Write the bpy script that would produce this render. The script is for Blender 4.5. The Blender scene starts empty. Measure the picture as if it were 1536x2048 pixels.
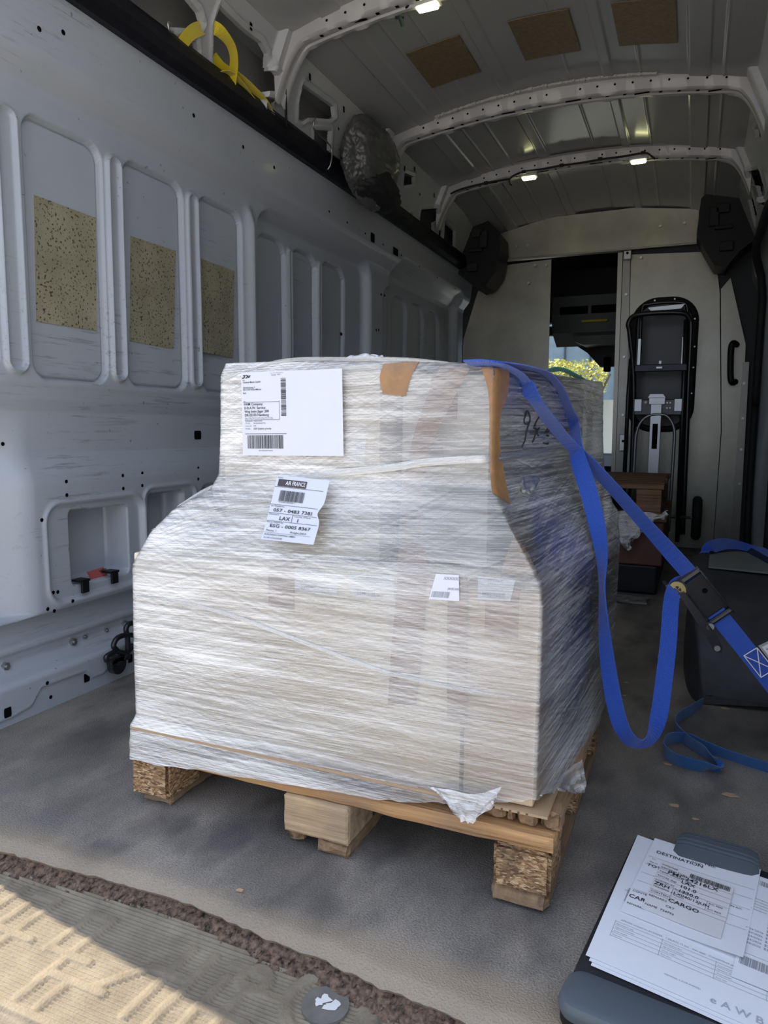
import bpy, bmesh, math, random
import numpy as np
from mathutils import Vector, Matrix, noise
from mathutils.bvhtree import BVHTree

random.seed(7)
sc = bpy.context.scene
C = sc.collection

# ------------------------------------------------------------------ camera
H = 0.7105                                   # lens height above the cargo floor (m)
FPX, CX, CY = 1436.4567, 768.0, 1024.0       # focal length in pixels of the 1536 x 2048 frame
AX = Vector((0.91857102, 0.05236509, -0.39177184))    # van axes seen by the camera (right, down, forward)
AY = Vector((0.39519451, -0.1041992, 0.91266852))
AZ = Vector((0.00696966, -0.99317694, -0.11640876))
ROT = Matrix((AX, AY, AZ))                   # camera (right, down, forward) -> world
CAM = Vector((0, 0, H))
cam_d = bpy.data.cameras.new('camera'); cam = bpy.data.objects.new('camera', cam_d); C.objects.link(cam)
r_, u_, b_ = ROT @ Vector((1, 0, 0)), ROT @ Vector((0, -1, 0)), ROT @ Vector((0, 0, -1))
cam.matrix_world = Matrix(((r_.x, u_.x, b_.x, 0), (r_.y, u_.y, b_.y, 0), (r_.z, u_.z, b_.z, H), (0, 0, 0, 1)))
cam_d.sensor_fit = 'VERTICAL'; cam_d.sensor_height = 36.0; cam_d.lens = FPX / 2048 * 36.0
cam_d.clip_start = 0.02; cam_d.clip_end = 300
sc.camera = cam

# ------------------------------------------------------------------ light and exposure
sc.view_settings.view_transform = 'Standard'; sc.view_settings.look = 'None'
sc.view_settings.gamma = 1.0; sc.view_settings.use_curve_mapping = False
sc.view_settings.exposure = 0.06
SUN_DIR = Vector((0.80, -0.125, -0.78)).normalized()     # light travels this way
SUN_E, SKY_E = 8.5, 1.35
sun_d = bpy.data.lights.new('sun', 'SUN'); sun = bpy.data.objects.new('sun', sun_d); C.objects.link(sun)
sun_d.energy = SUN_E; sun_d.color = (1.0, 0.88, 0.70); sun_d.angle = math.radians(0.53)
sun.location = (-8, 6, 12); sun.rotation_euler = SUN_DIR.to_track_quat('-Z', 'Y').to_euler()
w = bpy.data.worlds.new('sky'); sc.world = w; w.use_nodes = True
nt = w.node_tree; nt.nodes.clear()
wo = nt.nodes.new('ShaderNodeOutputWorld'); wb = nt.nodes.new('ShaderNodeBackground')
tc = nt.nodes.new('ShaderNodeTexCoord'); sx = nt.nodes.new('ShaderNodeSeparateXYZ'); cr = nt.nodes.new('ShaderNodeValToRGB')
nt.links.new(tc.outputs['Generated'], sx.inputs[0]); nt.links.new(sx.outputs['Z'], cr.inputs[0])
cr.color_ramp.elements[0].position = 0.0; cr.color_ramp.elements[0].color = (0.64, 0.75, 0.93, 1)
cr.color_ramp.elements[1].position = 0.7; cr.color_ramp.elements[1].color = (0.86, 1.0, 1.32, 1)
nt.links.new(cr.outputs[0], wb.inputs['Color']); wb.inputs['Strength'].default_value = SKY_E
nt.links.new(wb.outputs[0], wo.inputs[0])

# ------------------------------------------------------------------ measuring helpers
def ray(px, py): return (ROT @ Vector((px - CX, py - CY, FPX))).normalized()
def atX(px, py, x): d = ray(px, py); return CAM + d * (x / d.x)
def atY(px, py, y): d = ray(px, py); return CAM + d * (y / d.y)
def atZ(px, py, z): d = ray(px, py); return CAM + d * ((z - H) / d.z)
def atPlane(px, py, p, n): d = ray(px, py); return CAM + d * ((Vector(p) - CAM).dot(n) / d.dot(n))

# ------------------------------------------------------------------ materials
MATS = {}
def new_mat(name):
    m = bpy.data.materials.new(name); m.use_nodes = True; MATS[name] = m
    nt = m.node_tree; return m, nt, nt.nodes['Principled BSDF']
def N(nt, t, **kw):
    n = nt.nodes.new(t)
    for k, v in kw.items():
        if k.startswith('i_'): n.inputs[k[2:].replace('_', ' ')].default_value = v
        else: setattr(n, k, v)
    return n
def coords(nt, scale=(1, 1, 1), kind='Object', rot=(0, 0, 0)):
    t = N(nt, 'ShaderNodeTexCoord'); mp = N(nt, 'ShaderNodeMapping')
    mp.inputs['Scale'].default_value = scale; mp.inputs['Rotation'].default_value = rot
    nt.links.new(t.outputs[kind], mp.inputs[0]); return mp.outputs[0]
def noise_n(nt, vec, scale, detail=4, rough=0.55):
    n = N(nt, 'ShaderNodeTexNoise'); n.inputs['Scale'].default_value = scale
    n.inputs['Detail'].default_value = detail; n.inputs['Roughness'].default_value = rough
    nt.links.new(vec, n.inputs['Vector']); return n.outputs['Fac']
def ramp(nt, fac, stops):
    r = N(nt, 'ShaderNodeValToRGB'); els = r.color_ramp.elements
    while len(els) < len(stops): els.new(0.5)
    for e, (p, c) in zip(els, stops):
        e.position = p; e.color = (*c, 1) if not isinstance(c, (int, float)) else (c, c, c, 1)
    nt.links.new(fac, r.inputs[0]); return r.outputs[0]
def mix(nt, a, b, fac, mode='MIX'):
    m = N(nt, 'ShaderNodeMix', data_type='RGBA', blend_type=mode)
    for s, v in ((m.inputs[6], a), (m.inputs[7], b), (m.inputs[0], fac)):
        if hasattr(v, 'links'): nt.links.new(v, s)
        else: s.default_value = (*v, 1) if isinstance(v, tuple) and len(v) == 3 else v
    return m.outputs[2]
def mth(nt, op, a, b=0.0, clamp=False):
    m = N(nt, 'ShaderNodeMath', operation=op, use_clamp=clamp)
    for s, v in ((m.inputs[0], a), (m.inputs[1], b)):
        if hasattr(v, 'links'): nt.links.new(v, s)
        else: s.default_value = v
    return m.outputs[0]
def bump(nt, bs, h, strength=0.3, dist=0.01):
    b = N(nt, 'ShaderNodeBump'); b.inputs['Strength'].default_value = strength; b.inputs['Distance'].default_value = dist
    nt.links.new(h, b.inputs['Height']); nt.links.new(b.outputs[0], bs.inputs['Normal']); return b
def simple(name, col, rough=0.5, metal=0.0, bscale=None, bstr=0.2, vary=0.0, spec=0.5, coat=0.0, vscale=6):
    m, nt, bs = new_mat(name)
    bs.inputs['Base Color'].default_value = (*col, 1); bs.inputs['Roughness'].default_value = rough
    bs.inputs['Metallic'].default_value = metal; bs.inputs['Specular IOR Level'].default_value = spec
    bs.inputs['Coat Weight'].default_value = coat; bs.inputs['Coat Roughness'].default_value = 0.15
    v = coords(nt)
    if vary:
        f = noise_n(nt, v, vscale, 6, 0.6)
        lo = tuple(c * (1 - vary) for c in col); hi = tuple(min(1, c * (1 + vary)) for c in col)
        nt.links.new(ramp(nt, f, [(0.3, lo), (0.7, hi)]), bs.inputs['Base Color'])
    if bscale: bump(nt, bs, noise_n(nt, v, bscale, 3), bstr, 0.002)
    return m
def paint(name, col, rough=0.35, scuff=0.5):
    m, nt, bs = new_mat(name)
    v = coords(nt); g = noise_n(nt, v, 3, 5)
    base = ramp(nt, g, [(0.3, tuple(c * 0.93 for c in col)), (0.75, tuple(min(1, c * 1.03) for c in col))])
    vs = coords(nt, (30, 1.6, 26), rot=(0.12, 0, 0)); s1 = noise_n(nt, vs, 3.0, 6, 0.75)
    reg = noise_n(nt, v, 1.7, 3); k = mth(nt, 'MULTIPLY', ramp(nt, s1, [(0.56, 0.0), (0.63, 1.0)]), ramp(nt, reg, [(0.48, 0.0), (0.60, 0.8)]))
    k = mth(nt, 'MULTIPLY', k, scuff)
    c2 = mix(nt, base, (0.10, 0.095, 0.085), k)
    sp = noise_n(nt, v, 55, 2, 0.5); k2 = mth(nt, 'MULTIPLY', ramp(nt, sp, [(0.738, 0.0), (0.755, 1.0)]), scuff)
    c3 = mix(nt, c2, (0.07, 0.045, 0.03), k2)
    nt.links.new(c3, bs.inputs['Base Color'])
    bs.inputs['Roughness'].default_value = rough; bs.inputs['Coat Weight'].default_value = 0.15; bs.inputs['Coat Roughness'].default_value = 0.1
    bump(nt, bs, noise_n(nt, v, 120, 2), 0.05, 0.001)
    return m
def wood(name, axis, col=(0.50, 0.28, 0.12), dark=(0.12, 0.055, 0.025), grey=0.3):
    m, nt, bs = new_mat(name)
    sc3 = [34, 34, 34]; sc3[axis] = 1.6
    v = coords(nt, tuple(sc3)); f = noise_n(nt, v, 1.6, 6, 0.65)
    v2 = coords(nt, tuple(s * 2.6 for s in sc3)); f2 = noise_n(nt, v2, 2.4, 4, 0.6)
    mid = tuple((a * 0.75 + b * 0.25) for a, b in zip(col, dark))
    c1 = ramp(nt, f, [(0.32, dark), (0.45, mid), (0.56, col), (0.72, tuple(min(1, c * 1.35) for c in col))])
    g = noise_n(nt, coords(nt), 9, 4)
    c2 = mix(nt, c1, (0.20, 0.17, 0.14), mth(nt, 'MULTIPLY', ramp(nt, g, [(0.45, 0.0), (0.65, 1.0)]), grey))
    c3 = mix(nt, c2, (0.5, 0.5, 0.5), 0.0)
    nt.links.new(c3, bs.inputs['Base Color']); bs.inputs['Roughness'].default_value = 0.8
    h = mth(nt, 'ADD', f, mth(nt, 'MULTIPLY', f2, 0.6)); bump(nt, bs, h, 0.7, 0.004)
    return m
def chipboard(name):
    m, nt, bs = new_mat(name)
    v = coords(nt, (1.0, 1.0, 2.4)); d = noise_n(nt, v, 60, 3, 0.6)
    vv = N(nt, 'ShaderNodeVectorMath', operation='MULTIPLY_ADD'); vv.inputs[1].default_value = (1, 1, 1)
    n3 = N(nt, 'ShaderNodeTexNoise'); n3.inputs['Scale'].default_value = 45; nt.links.new(v, n3.inputs['Vector'])
    sc_ = N(nt, 'ShaderNodeVectorMath', operation='SCALE'); sc_.inputs['Scale'].default_value = 0.022; nt.links.new(n3.outputs['Color'], sc_.inputs[0])
    ad = N(nt, 'ShaderNodeVectorMath', operation='ADD'); nt.links.new(v, ad.inputs[0]); nt.links.new(sc_.outputs[0], ad.inputs[1])
    vo = N(nt, 'ShaderNodeTexVoronoi'); vo.inputs['Scale'].default_value = 150; nt.links.new(ad.outputs[0], vo.inputs['Vector'])
    sp = N(nt, 'ShaderNodeSeparateColor'); nt.links.new(vo.outputs['Color'], sp.inputs[0])
    c = ramp(nt, sp.outputs[0], [(0.0, (0.13, 0.07, 0.03)), (0.3, (0.30, 0.165, 0.075)), (0.7, (0.48, 0.29, 0.14)), (1.0, (0.66, 0.46, 0.26))])
    c = mix(nt, c, (0.07, 0.045, 0.03), ramp(nt, noise_n(nt, coords(nt), 14, 4), [(0.52, 0.0), (0.68, 0.75)]))
    nt.links.new(c, bs.inputs['Base Color']); bs.inputs['Roughness'].default_value = 0.9
    bump(nt, bs, mth(nt, 'ADD', sp.outputs[0], mth(nt, 'MULTIPLY', d, 1.5)), 0.9, 0.006)
    return m
def alu(name, col=(0.34, 0.325, 0.275)):
    m, nt, bs = new_mat(name)
    v = coords(nt); f = noise_n(nt, v, 5, 6, 0.65)
    c = ramp(nt, f, [(0.3, tuple(x * 0.78 for x in col)), (0.7, tuple(x * 1.1 for x in col))])
    s = noise_n(nt, coords(nt, (1, 1, 22)), 5, 4); c = mix(nt, c, (0.12, 0.11, 0.09), ramp(nt, s, [(0.68, 0.0), (0.78, 0.35)]))
    nt.links.new(c, bs.inputs['Base Color']); bs.inputs['Metallic'].default_value = 0.65
    nt.links.new(ramp(nt, f, [(0.3, 0.28), (0.7, 0.42)]), bs.inputs['Roughness'])
    bump(nt, bs, noise_n(nt, coords(nt, (1, 1, 60)), 8, 3), 0.04, 0.002)
    return m
def webbing(name, col):
    m, nt, bs = new_mat(name)
    bs.inputs['Roughness'].default_value = 0.55; bs.inputs['Sheen Weight'].default_value = 0.3
    uv = N(nt, 'ShaderNodeUVMap'); sp = N(nt, 'ShaderNodeSeparateXYZ'); nt.links.new(uv.outputs[0], sp.inputs[0])
    s = mth(nt, 'SINE', mth(nt, 'MULTIPLY', sp.outputs['X'], 2 * math.pi / 0.0022))
    e = mth(nt, 'SINE', mth(nt, 'MULTIPLY', sp.outputs['Y'], 2 * math.pi / 0.0035))
    h = mth(nt, 'ADD', s, mth(nt, 'MULTIPLY', e, 0.4))
    f = ramp(nt, mth(nt, 'ADD', mth(nt, 'MULTIPLY', h, 0.25), 0.5), [(0.0, tuple(c * 0.72 for c in col)), (1.0, tuple(min(1, c * 1.15) for c in col))])
    nt.links.new(f, bs.inputs['Base Color']); bump(nt, bs, h, 0.5, 0.0007)
    return m

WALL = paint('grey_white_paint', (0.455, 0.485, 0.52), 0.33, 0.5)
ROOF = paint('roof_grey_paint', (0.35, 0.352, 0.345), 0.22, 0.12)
BOW = simple('roof_bow_paint', (0.48, 0.47, 0.47), 0.35, vary=0.08, coat=0.2)
UPPER = simple('upper_side_paint', (0.46, 0.47, 0.47), 0.32, vary=0.07, coat=0.3)
BLACK = simple('black_plastic', (0.008, 0.008, 0.009), 0.5, spec=0.3, bscale=90, bstr=0.15)
HOLE = simple('dark_hole', (0.004, 0.004, 0.005), 0.95, spec=0.1)
RUBBER = simple('black_rubber', (0.012, 0.012, 0.013), 0.7, bscale=60)
RAILM = simple('black_rail_coating', (0.008, 0.008, 0.012), 0.48, spec=0.25, bscale=40, bstr=0.3, vary=0.5, vscale=20)
STEEL = simple('zinc_steel', (0.45, 0.45, 0.44), 0.35, 0.9, vary=0.15)
BRASS = simple('yellow_zinc', (0.45, 0.38, 0.18), 0.35, 0.9)
SILVER = simple('silver_aluminium', (0.55, 0.56, 0.58), 0.35, 0.6, vary=0.08)
CHROME = simple('grey_steel_tube', (0.30, 0.31, 0.32), 0.35, 0.8)
BLKMET = simple('black_powder_coat', (0.012, 0.012, 0.016), 0.35, coat=0.3)
NAVY = simple('navy_steel', (0.015, 0.018, 0.045), 0.4)
ALU = alu('aluminium_sheet'); ALU2 = alu('aluminium_sheet_dull', (0.28, 0.265, 0.235))
PAPER = simple('white_paper', (0.82, 0.83, 0.86), 0.6, vary=0.015, vscale=12)
LABELP = simple('white_label_paper', (0.68, 0.69, 0.74), 0.6, vary=0.015, vscale=12)
PAPER2 = simple('cream_sticker_paper', (0.76, 0.75, 0.74), 0.55)
INK = simple('printed_ink', (0.03, 0.03, 0.035), 0.6)
INKG = simple('grey_print', (0.30, 0.31, 0.34), 0.7)
INKB = simple('brown_black_print', (0.07, 0.05, 0.055), 0.6)
WHITE = simple('white_thread', (0.8, 0.8, 0.82), 0.7)
CARD = simple('corrugated_cardboard', (0.42, 0.29, 0.17), 0.75, bscale=200, bstr=0.1, vary=0.1)
CARDL = simple('pale_cardboard', (0.74, 0.65, 0.50), 0.75, bscale=200, bstr=0.1, vary=0.08)
CARDW = simple('greyish_carton', (0.66, 0.61, 0.53), 0.7, vary=0.05)
TAPE = simple('brown_packing_tape', (0.33, 0.17, 0.065), 0.22, bscale=30, bstr=0.6, vary=0.25, coat=0.4, vscale=30)
TAPEL = simple('tan_packing_tape', (0.30, 0.15, 0.055), 0.3, vary=0.15, vscale=30, bscale=30, bstr=0.4)
BLUE = webbing('blue_webbing', (0.012, 0.085, 0.50)); TEAL = webbing('light_blue_webbing', (0.015, 0.14, 0.42))
YEL = webbing('yellow_webbing', (0.82, 0.64, 0.01))
GREEN = webbing('green_webbing', (0.01, 0.22, 0.13))
WOODX = wood('pallet_wood_across', 0); WOODY = wood('pallet_wood_lengthwise', 1, (0.30, 0.19, 0.10))
WOODZ = wood('pallet_block_wood', 0, (0.52, 0.36, 0.20), (0.24, 0.14, 0.065), 0.35); CHIP = chipboard('pressed_chip_block')
OLDW = wood('old_brown_wood', 0, (0.26, 0.14, 0.07), (0.06, 0.03, 0.015), 0.2)
GREYP = simple('grey_case_plastic', (0.085, 0.105, 0.12), 0.42, bscale=400, bstr=0.1)
TARP = simple('grey_tarpaulin', (0.075, 0.075, 0.072), 0.32, bscale=60, bstr=0.6, vary=0.3, coat=0.2, vscale=25)
MAT_TOP = simple('grey_felt', (0.16, 0.17, 0.15), 0.9, bscale=300, vary=0.1)
ARCH = simple('dusty_black_plastic', (0.04, 0.04, 0.043), 0.6, bscale=80, bstr=0.3, vary=0.45, vscale=9)
RED = simple('red_sticker', (0.55, 0.13, 0.12), 0.5)
DARKGREY = simple('dark_grey_headliner', (0.05, 0.052, 0.055), 0.85)
CONS = simple('grey_console_plastic', (0.13, 0.135, 0.13), 0.6)
YELS = simple('yellow_sticker', (0.5, 0.42, 0.03), 0.6)
def _emit(name, col, s):
    m, nt, bs = new_mat(name); bs.inputs['Emission Color'].default_value = (*col, 1); bs.inputs['Emission Strength'].default_value = s
    bs.inputs['Base Color'].default_value = (0.8, 0.8, 0.8, 1); return m
LED = _emit('led_diffuser', (1.0, 1.0, 0.50), 13.0)
def _pad():
    m, nt, bs = new_mat('bitumen_pad_foil'); v = coords(nt)
    c = ramp(nt, noise_n(nt, v, 9, 5, 0.6), [(0.3, (0.33, 0.295, 0.19)), (0.7, (0.47, 0.43, 0.29))])
    d = noise_n(nt, coords(nt, (1, 1, 1)), 150, 2, 0.5); c = mix(nt, c, (0.045, 0.038, 0.02), ramp(nt, d, [(0.595, 0.0), (0.64, 0.9)]))
    s = noise_n(nt, v, 14, 5, 0.7); c = mix(nt, c, (0.06, 0.05, 0.03), ramp(nt, s, [(0.64, 0.0), (0.70, 0.75)]))
    nt.links.new(c, bs.inputs['Base Color']); bs.inputs['Roughness'].default_value = 0.5; bs.inputs['Metallic'].default_value = 0.15
    bump(nt, bs, noise_n(nt, v, 90, 3), 0.3, 0.002); return m
PAD = _pad()
def _pad2():
    m, nt, bs = new_mat('brown_bitumen_pad'); v = coords(nt)
    c = ramp(nt, noise_n(nt, v, 60, 5, 0.7), [(0.3, (0.17, 0.12, 0.06)), (0.7, (0.27, 0.20, 0.115))])
    nt.links.new(c, bs.inputs['Base Color']); bs.inputs['Roughness'].default_value = 0.45; bs.inputs['Metallic'].default_value = 0.2
    bump(nt, bs, noise_n(nt, v, 120, 3), 0.4, 0.002); return m
PAD2 = _pad2()
def _floor():
    m, nt, bs = new_mat('worn_rubber_floor'); v = coords(nt)
    big = noise_n(nt, coords(nt, (1.3, 0.7, 1), rot=(0, 0, 0.35)), 3.2, 6, 0.6)
    c = ramp(nt, big, [(0.36, (0.165, 0.150, 0.130)), (0.46, (0.235, 0.212, 0.182)), (0.55, (0.32, 0.285, 0.24)), (0.66, (0.41, 0.36, 0.30))])
    fine = noise_n(nt, coords(nt, (1, 1, 1)), 330, 3, 0.6)
    c = mix(nt, c, ramp(nt, fine, [(0.35, 0.25), (0.62, 1.0)]), 0.55, 'MULTIPLY')
    st = noise_n(nt, coords(nt, (2.4, 1.5, 1), rot=(0, 0, -0.5)), 3.0, 4, 0.5); c = mix(nt, c, (0.05, 0.048, 0.05), ramp(nt, st, [(0.53, 0.0), (0.70, 0.6)]))
    sp = N(nt, 'ShaderNodeSeparateXYZ'); tcn = N(nt, 'ShaderNodeNewGeometry'); nt.links.new(tcn.outputs['Position'], sp.inputs[0])
    # bare tan strip where the coating is worn off along the loading edge
    e = mth(nt, 'ADD', sp.outputs['Y'], mth(nt, 'MULTIPLY', noise_n(nt, v, 7, 5), 0.09))
    c = mix(nt, c, (0.36, 0.285, 0.20), ramp(nt, e, [(0.862, 0.8), (0.92, 0.0)]))
    nt.links.new(c, bs.inputs['Base Color']); bs.inputs['Roughness'].default_value = 0.62
    wv = noise_n(nt, v, 330, 2, 0.5); bump(nt, bs, wv, 0.9, 0.0022); return m
FLOOR = _floor()
def _step():
    m, nt, bs = new_mat('dusty_step_plastic'); v = coords(nt)
    c = ramp(nt, noise_n(nt, v, 14, 6, 0.65), [(0.3, (0.165, 0.135, 0.095)), (0.7, (0.31, 0.26, 0.185))])
    c = mix(nt, c, (0.05, 0.045, 0.04), ramp(nt, noise_n(nt, v, 5, 6, 0.7), [(0.55, 0.0), (0.72, 0.6)]))
    c = mix(nt, c, (0.5, 0.5, 0.5), ramp(nt, noise_n(nt, coords(nt, (1, 3, 1)), 40, 4, 0.7), [(0.74, 0.0), (0.8, 0.4)]))
    nt.links.new(c, bs.inputs['Base Color']); bs.inputs['Roughness'].default_value = 0.75
    bump(nt, bs, noise_n(nt, v, 260, 3), 0.5, 0.002); return m
STEP = _step()
def _film(name, lo, hi, white=(0.95, 0.92, 0.85)):
    """stretch film: clear gaps between whitish stretched bands, glossy all over"""
    m, nt, bs = new_mat(name); nt.nodes.remove(bs); out = nt.nodes['Material Output']
    uv = N(nt, 'ShaderNodeUVMap')
    def uvn(sx, sy, rot, scale, detail=5, rough=0.6):
        mp = N(nt, 'ShaderNodeMapping'); mp.inputs['Rotation'].default_value = (0, 0, rot); mp.inputs['Scale'].default_value = (1, 1, 1)
        mp2 = N(nt, 'ShaderNodeMapping'); mp2.inputs['Scale'].default_value = (sx, sy, 1)
        nt.links.new(uv.outputs[0], mp.inputs[0]); nt.links.new(mp.outputs[0], mp2.inputs[0]); return noise_n(nt, mp2.outputs[0], scale, detail, rough)
    a = uvn(1.1, 110, 0.03, 1.0, 6, 0.7); b = uvn(1.6, 420, -0.04, 1.0, 4, 0.7); c = uvn(1.5, 210, 0.30, 1.0, 4, 0.7); d = uvn(1.5, 190, -0.34, 1.0, 4, 0.7); g = uvn(1.6, 7, 0.0, 1.3, 3)
    s = mth(nt, 'ADD', mth(nt, 'MULTIPLY', a, 1.0), mth(nt, 'MULTIPLY', b, 0.9))
    s = mth(nt, 'ADD', s, mth(nt, 'ADD', mth(nt, 'MULTIPLY', c, 0.45), mth(nt, 'MULTIPLY', d, 0.45)))
    s = mth(nt, 'ADD', s, mth(nt, 'MULTIPLY', g, 1.0))                      # mean ~1.9
    mr = N(nt, 'ShaderNodeMapRange'); mr.inputs['From Min'].default_value = 1.72; mr.inputs['From Max'].default_value = 2.20
    mr.inputs['To Min'].default_value = lo; mr.inputs['To Max'].default_value = hi; nt.links.new(s, mr.inputs['Value'])
    su = N(nt, 'ShaderNodeSeparateXYZ'); nt.links.new(uv.outputs[0], su.inputs[0])
    lay = N(nt, 'ShaderNodeMapRange'); lay.inputs['From Min'].default_value = 0.10; lay.inputs['From Max'].default_value = 0.72      # film whiter and glossier towards the left end
    lay.inputs['To Min'].default_value = 1.75; lay.inputs['To Max'].default_value = 0.62; nt.links.new(su.outputs['X'], lay.inputs['Value'])
    side_white = N(nt, 'ShaderNodeMapRange'); side_white.inputs['From Min'].default_value = 0.76; side_white.inputs['From Max'].default_value = 0.84  # film whitened past the front right corner, standing in for light there
    side_white.inputs['To Min'].default_value = 0.0; side_white.inputs['To Max'].default_value = 0.8; nt.links.new(su.outputs['X'], side_white.inputs['Value'])
    whitening = mth(nt, 'ADD', lay.outputs[0], side_white.outputs[0])
    fac = mth(nt, 'MULTIPLY', mr.outputs[0], whitening, True)
    bp = N(nt, 'ShaderNodeBump'); bp.inputs['Strength'].default_value = 0.8; bp.inputs['Distance'].default_value = 0.0022
    hh = mth(nt, 'ADD', mth(nt, 'MULTIPLY', a, 1.6), mth(nt, 'ADD', mth(nt, 'MULTIPLY', b, 0.8), mth(nt, 'ADD', mth(nt, 'MULTIPLY', c, 0.6), mth(nt, 'MULTIPLY', d, 0.6)))); nt.links.new(hh, bp.inputs['Height'])
    tr = N(nt, 'ShaderNodeBsdfTransparent'); tr.inputs[0].default_value = (0.97, 0.97, 0.96, 1)
    df = N(nt, 'ShaderNodeBsdfDiffuse'); df.inputs[0].default_value = (*white, 1)
    gl = N(nt, 'ShaderNodeBsdfGlossy'); gl.inputs['Roughness'].default_value = 0.17; gl.inputs[0].default_value = (1, 1, 1, 1); nt.links.new(bp.outputs[0], gl.inputs['Normal'])
    m1 = N(nt, 'ShaderNodeMixShader'); nt.links.new(fac, m1.inputs[0]); nt.links.new(tr.outputs[0], m1.inputs[1]); nt.links.new(df.outputs[0], m1.inputs[2])
    fr = N(nt, 'ShaderNodeFresnel'); fr.inputs[0].default_value = 1.5; nt.links.new(bp.outputs[0], fr.inputs['Normal'])
    fg = mth(nt, 'ADD', mth(nt, 'MULTIPLY', fr.outputs[0], 1.5), mth(nt, 'MULTIPLY', lay.outputs[0], 0.16), True)
    m2 = N(nt, 'ShaderNodeMixShader'); nt.links.new(fg, m2.inputs[0]); nt.links.new(m1.outputs[0], m2.inputs[1]); nt.links.new(gl.outputs[0], m2.inputs[2])
    nt.links.new(m2.outputs[0], out.inputs[0]); return m
FILM = _film('stretch_film', 0.0, 0.72)
FILMD = _film('bunched_film', 0.05, 0.42)
def _glass():
    m, nt, bs = new_mat('windscreen_glass'); nt.nodes.remove(bs); out = nt.nodes['Material Output']
    tr = N(nt, 'ShaderNodeBsdfTransparent'); tr.inputs[0].default_value = (0.80, 0.88, 0.88, 1); gl = N(nt, 'ShaderNodeBsdfGlossy'); gl.inputs['Roughness'].default_value = 0.02
    mx = N(nt, 'ShaderNodeMixShader'); mx.inputs[0].default_value = 0.06
    nt.links.new(tr.outputs[0], mx.inputs[1]); nt.links.new(gl.outputs[0], mx.inputs[2]); nt.links.new(mx.outputs[0], out.inputs[0]); return m
GLASS = _glass()
ASPH = simple('pale_concrete_ground', (0.50, 0.47, 0.42), 0.9, vary=0.12, bscale=30, vscale=2)
BLDG = simple('grey_blue_cladding', (0.26, 0.33, 0.38), 0.7, vary=0.1)
LOWW = simple('pale_rendered_wall', (0.50, 0.49, 0.45), 0.9)
LEAF = simple('hedge_leaves', (0.55, 0.50, 0.10), 0.6, vary=0.6, vscale=9); BARK = simple('hedge_bark', (0.12, 0.09, 0.06), 0.9)
CHIPW = simple('wood_splinter', (0.5, 0.34, 0.2), 0.8)

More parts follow.
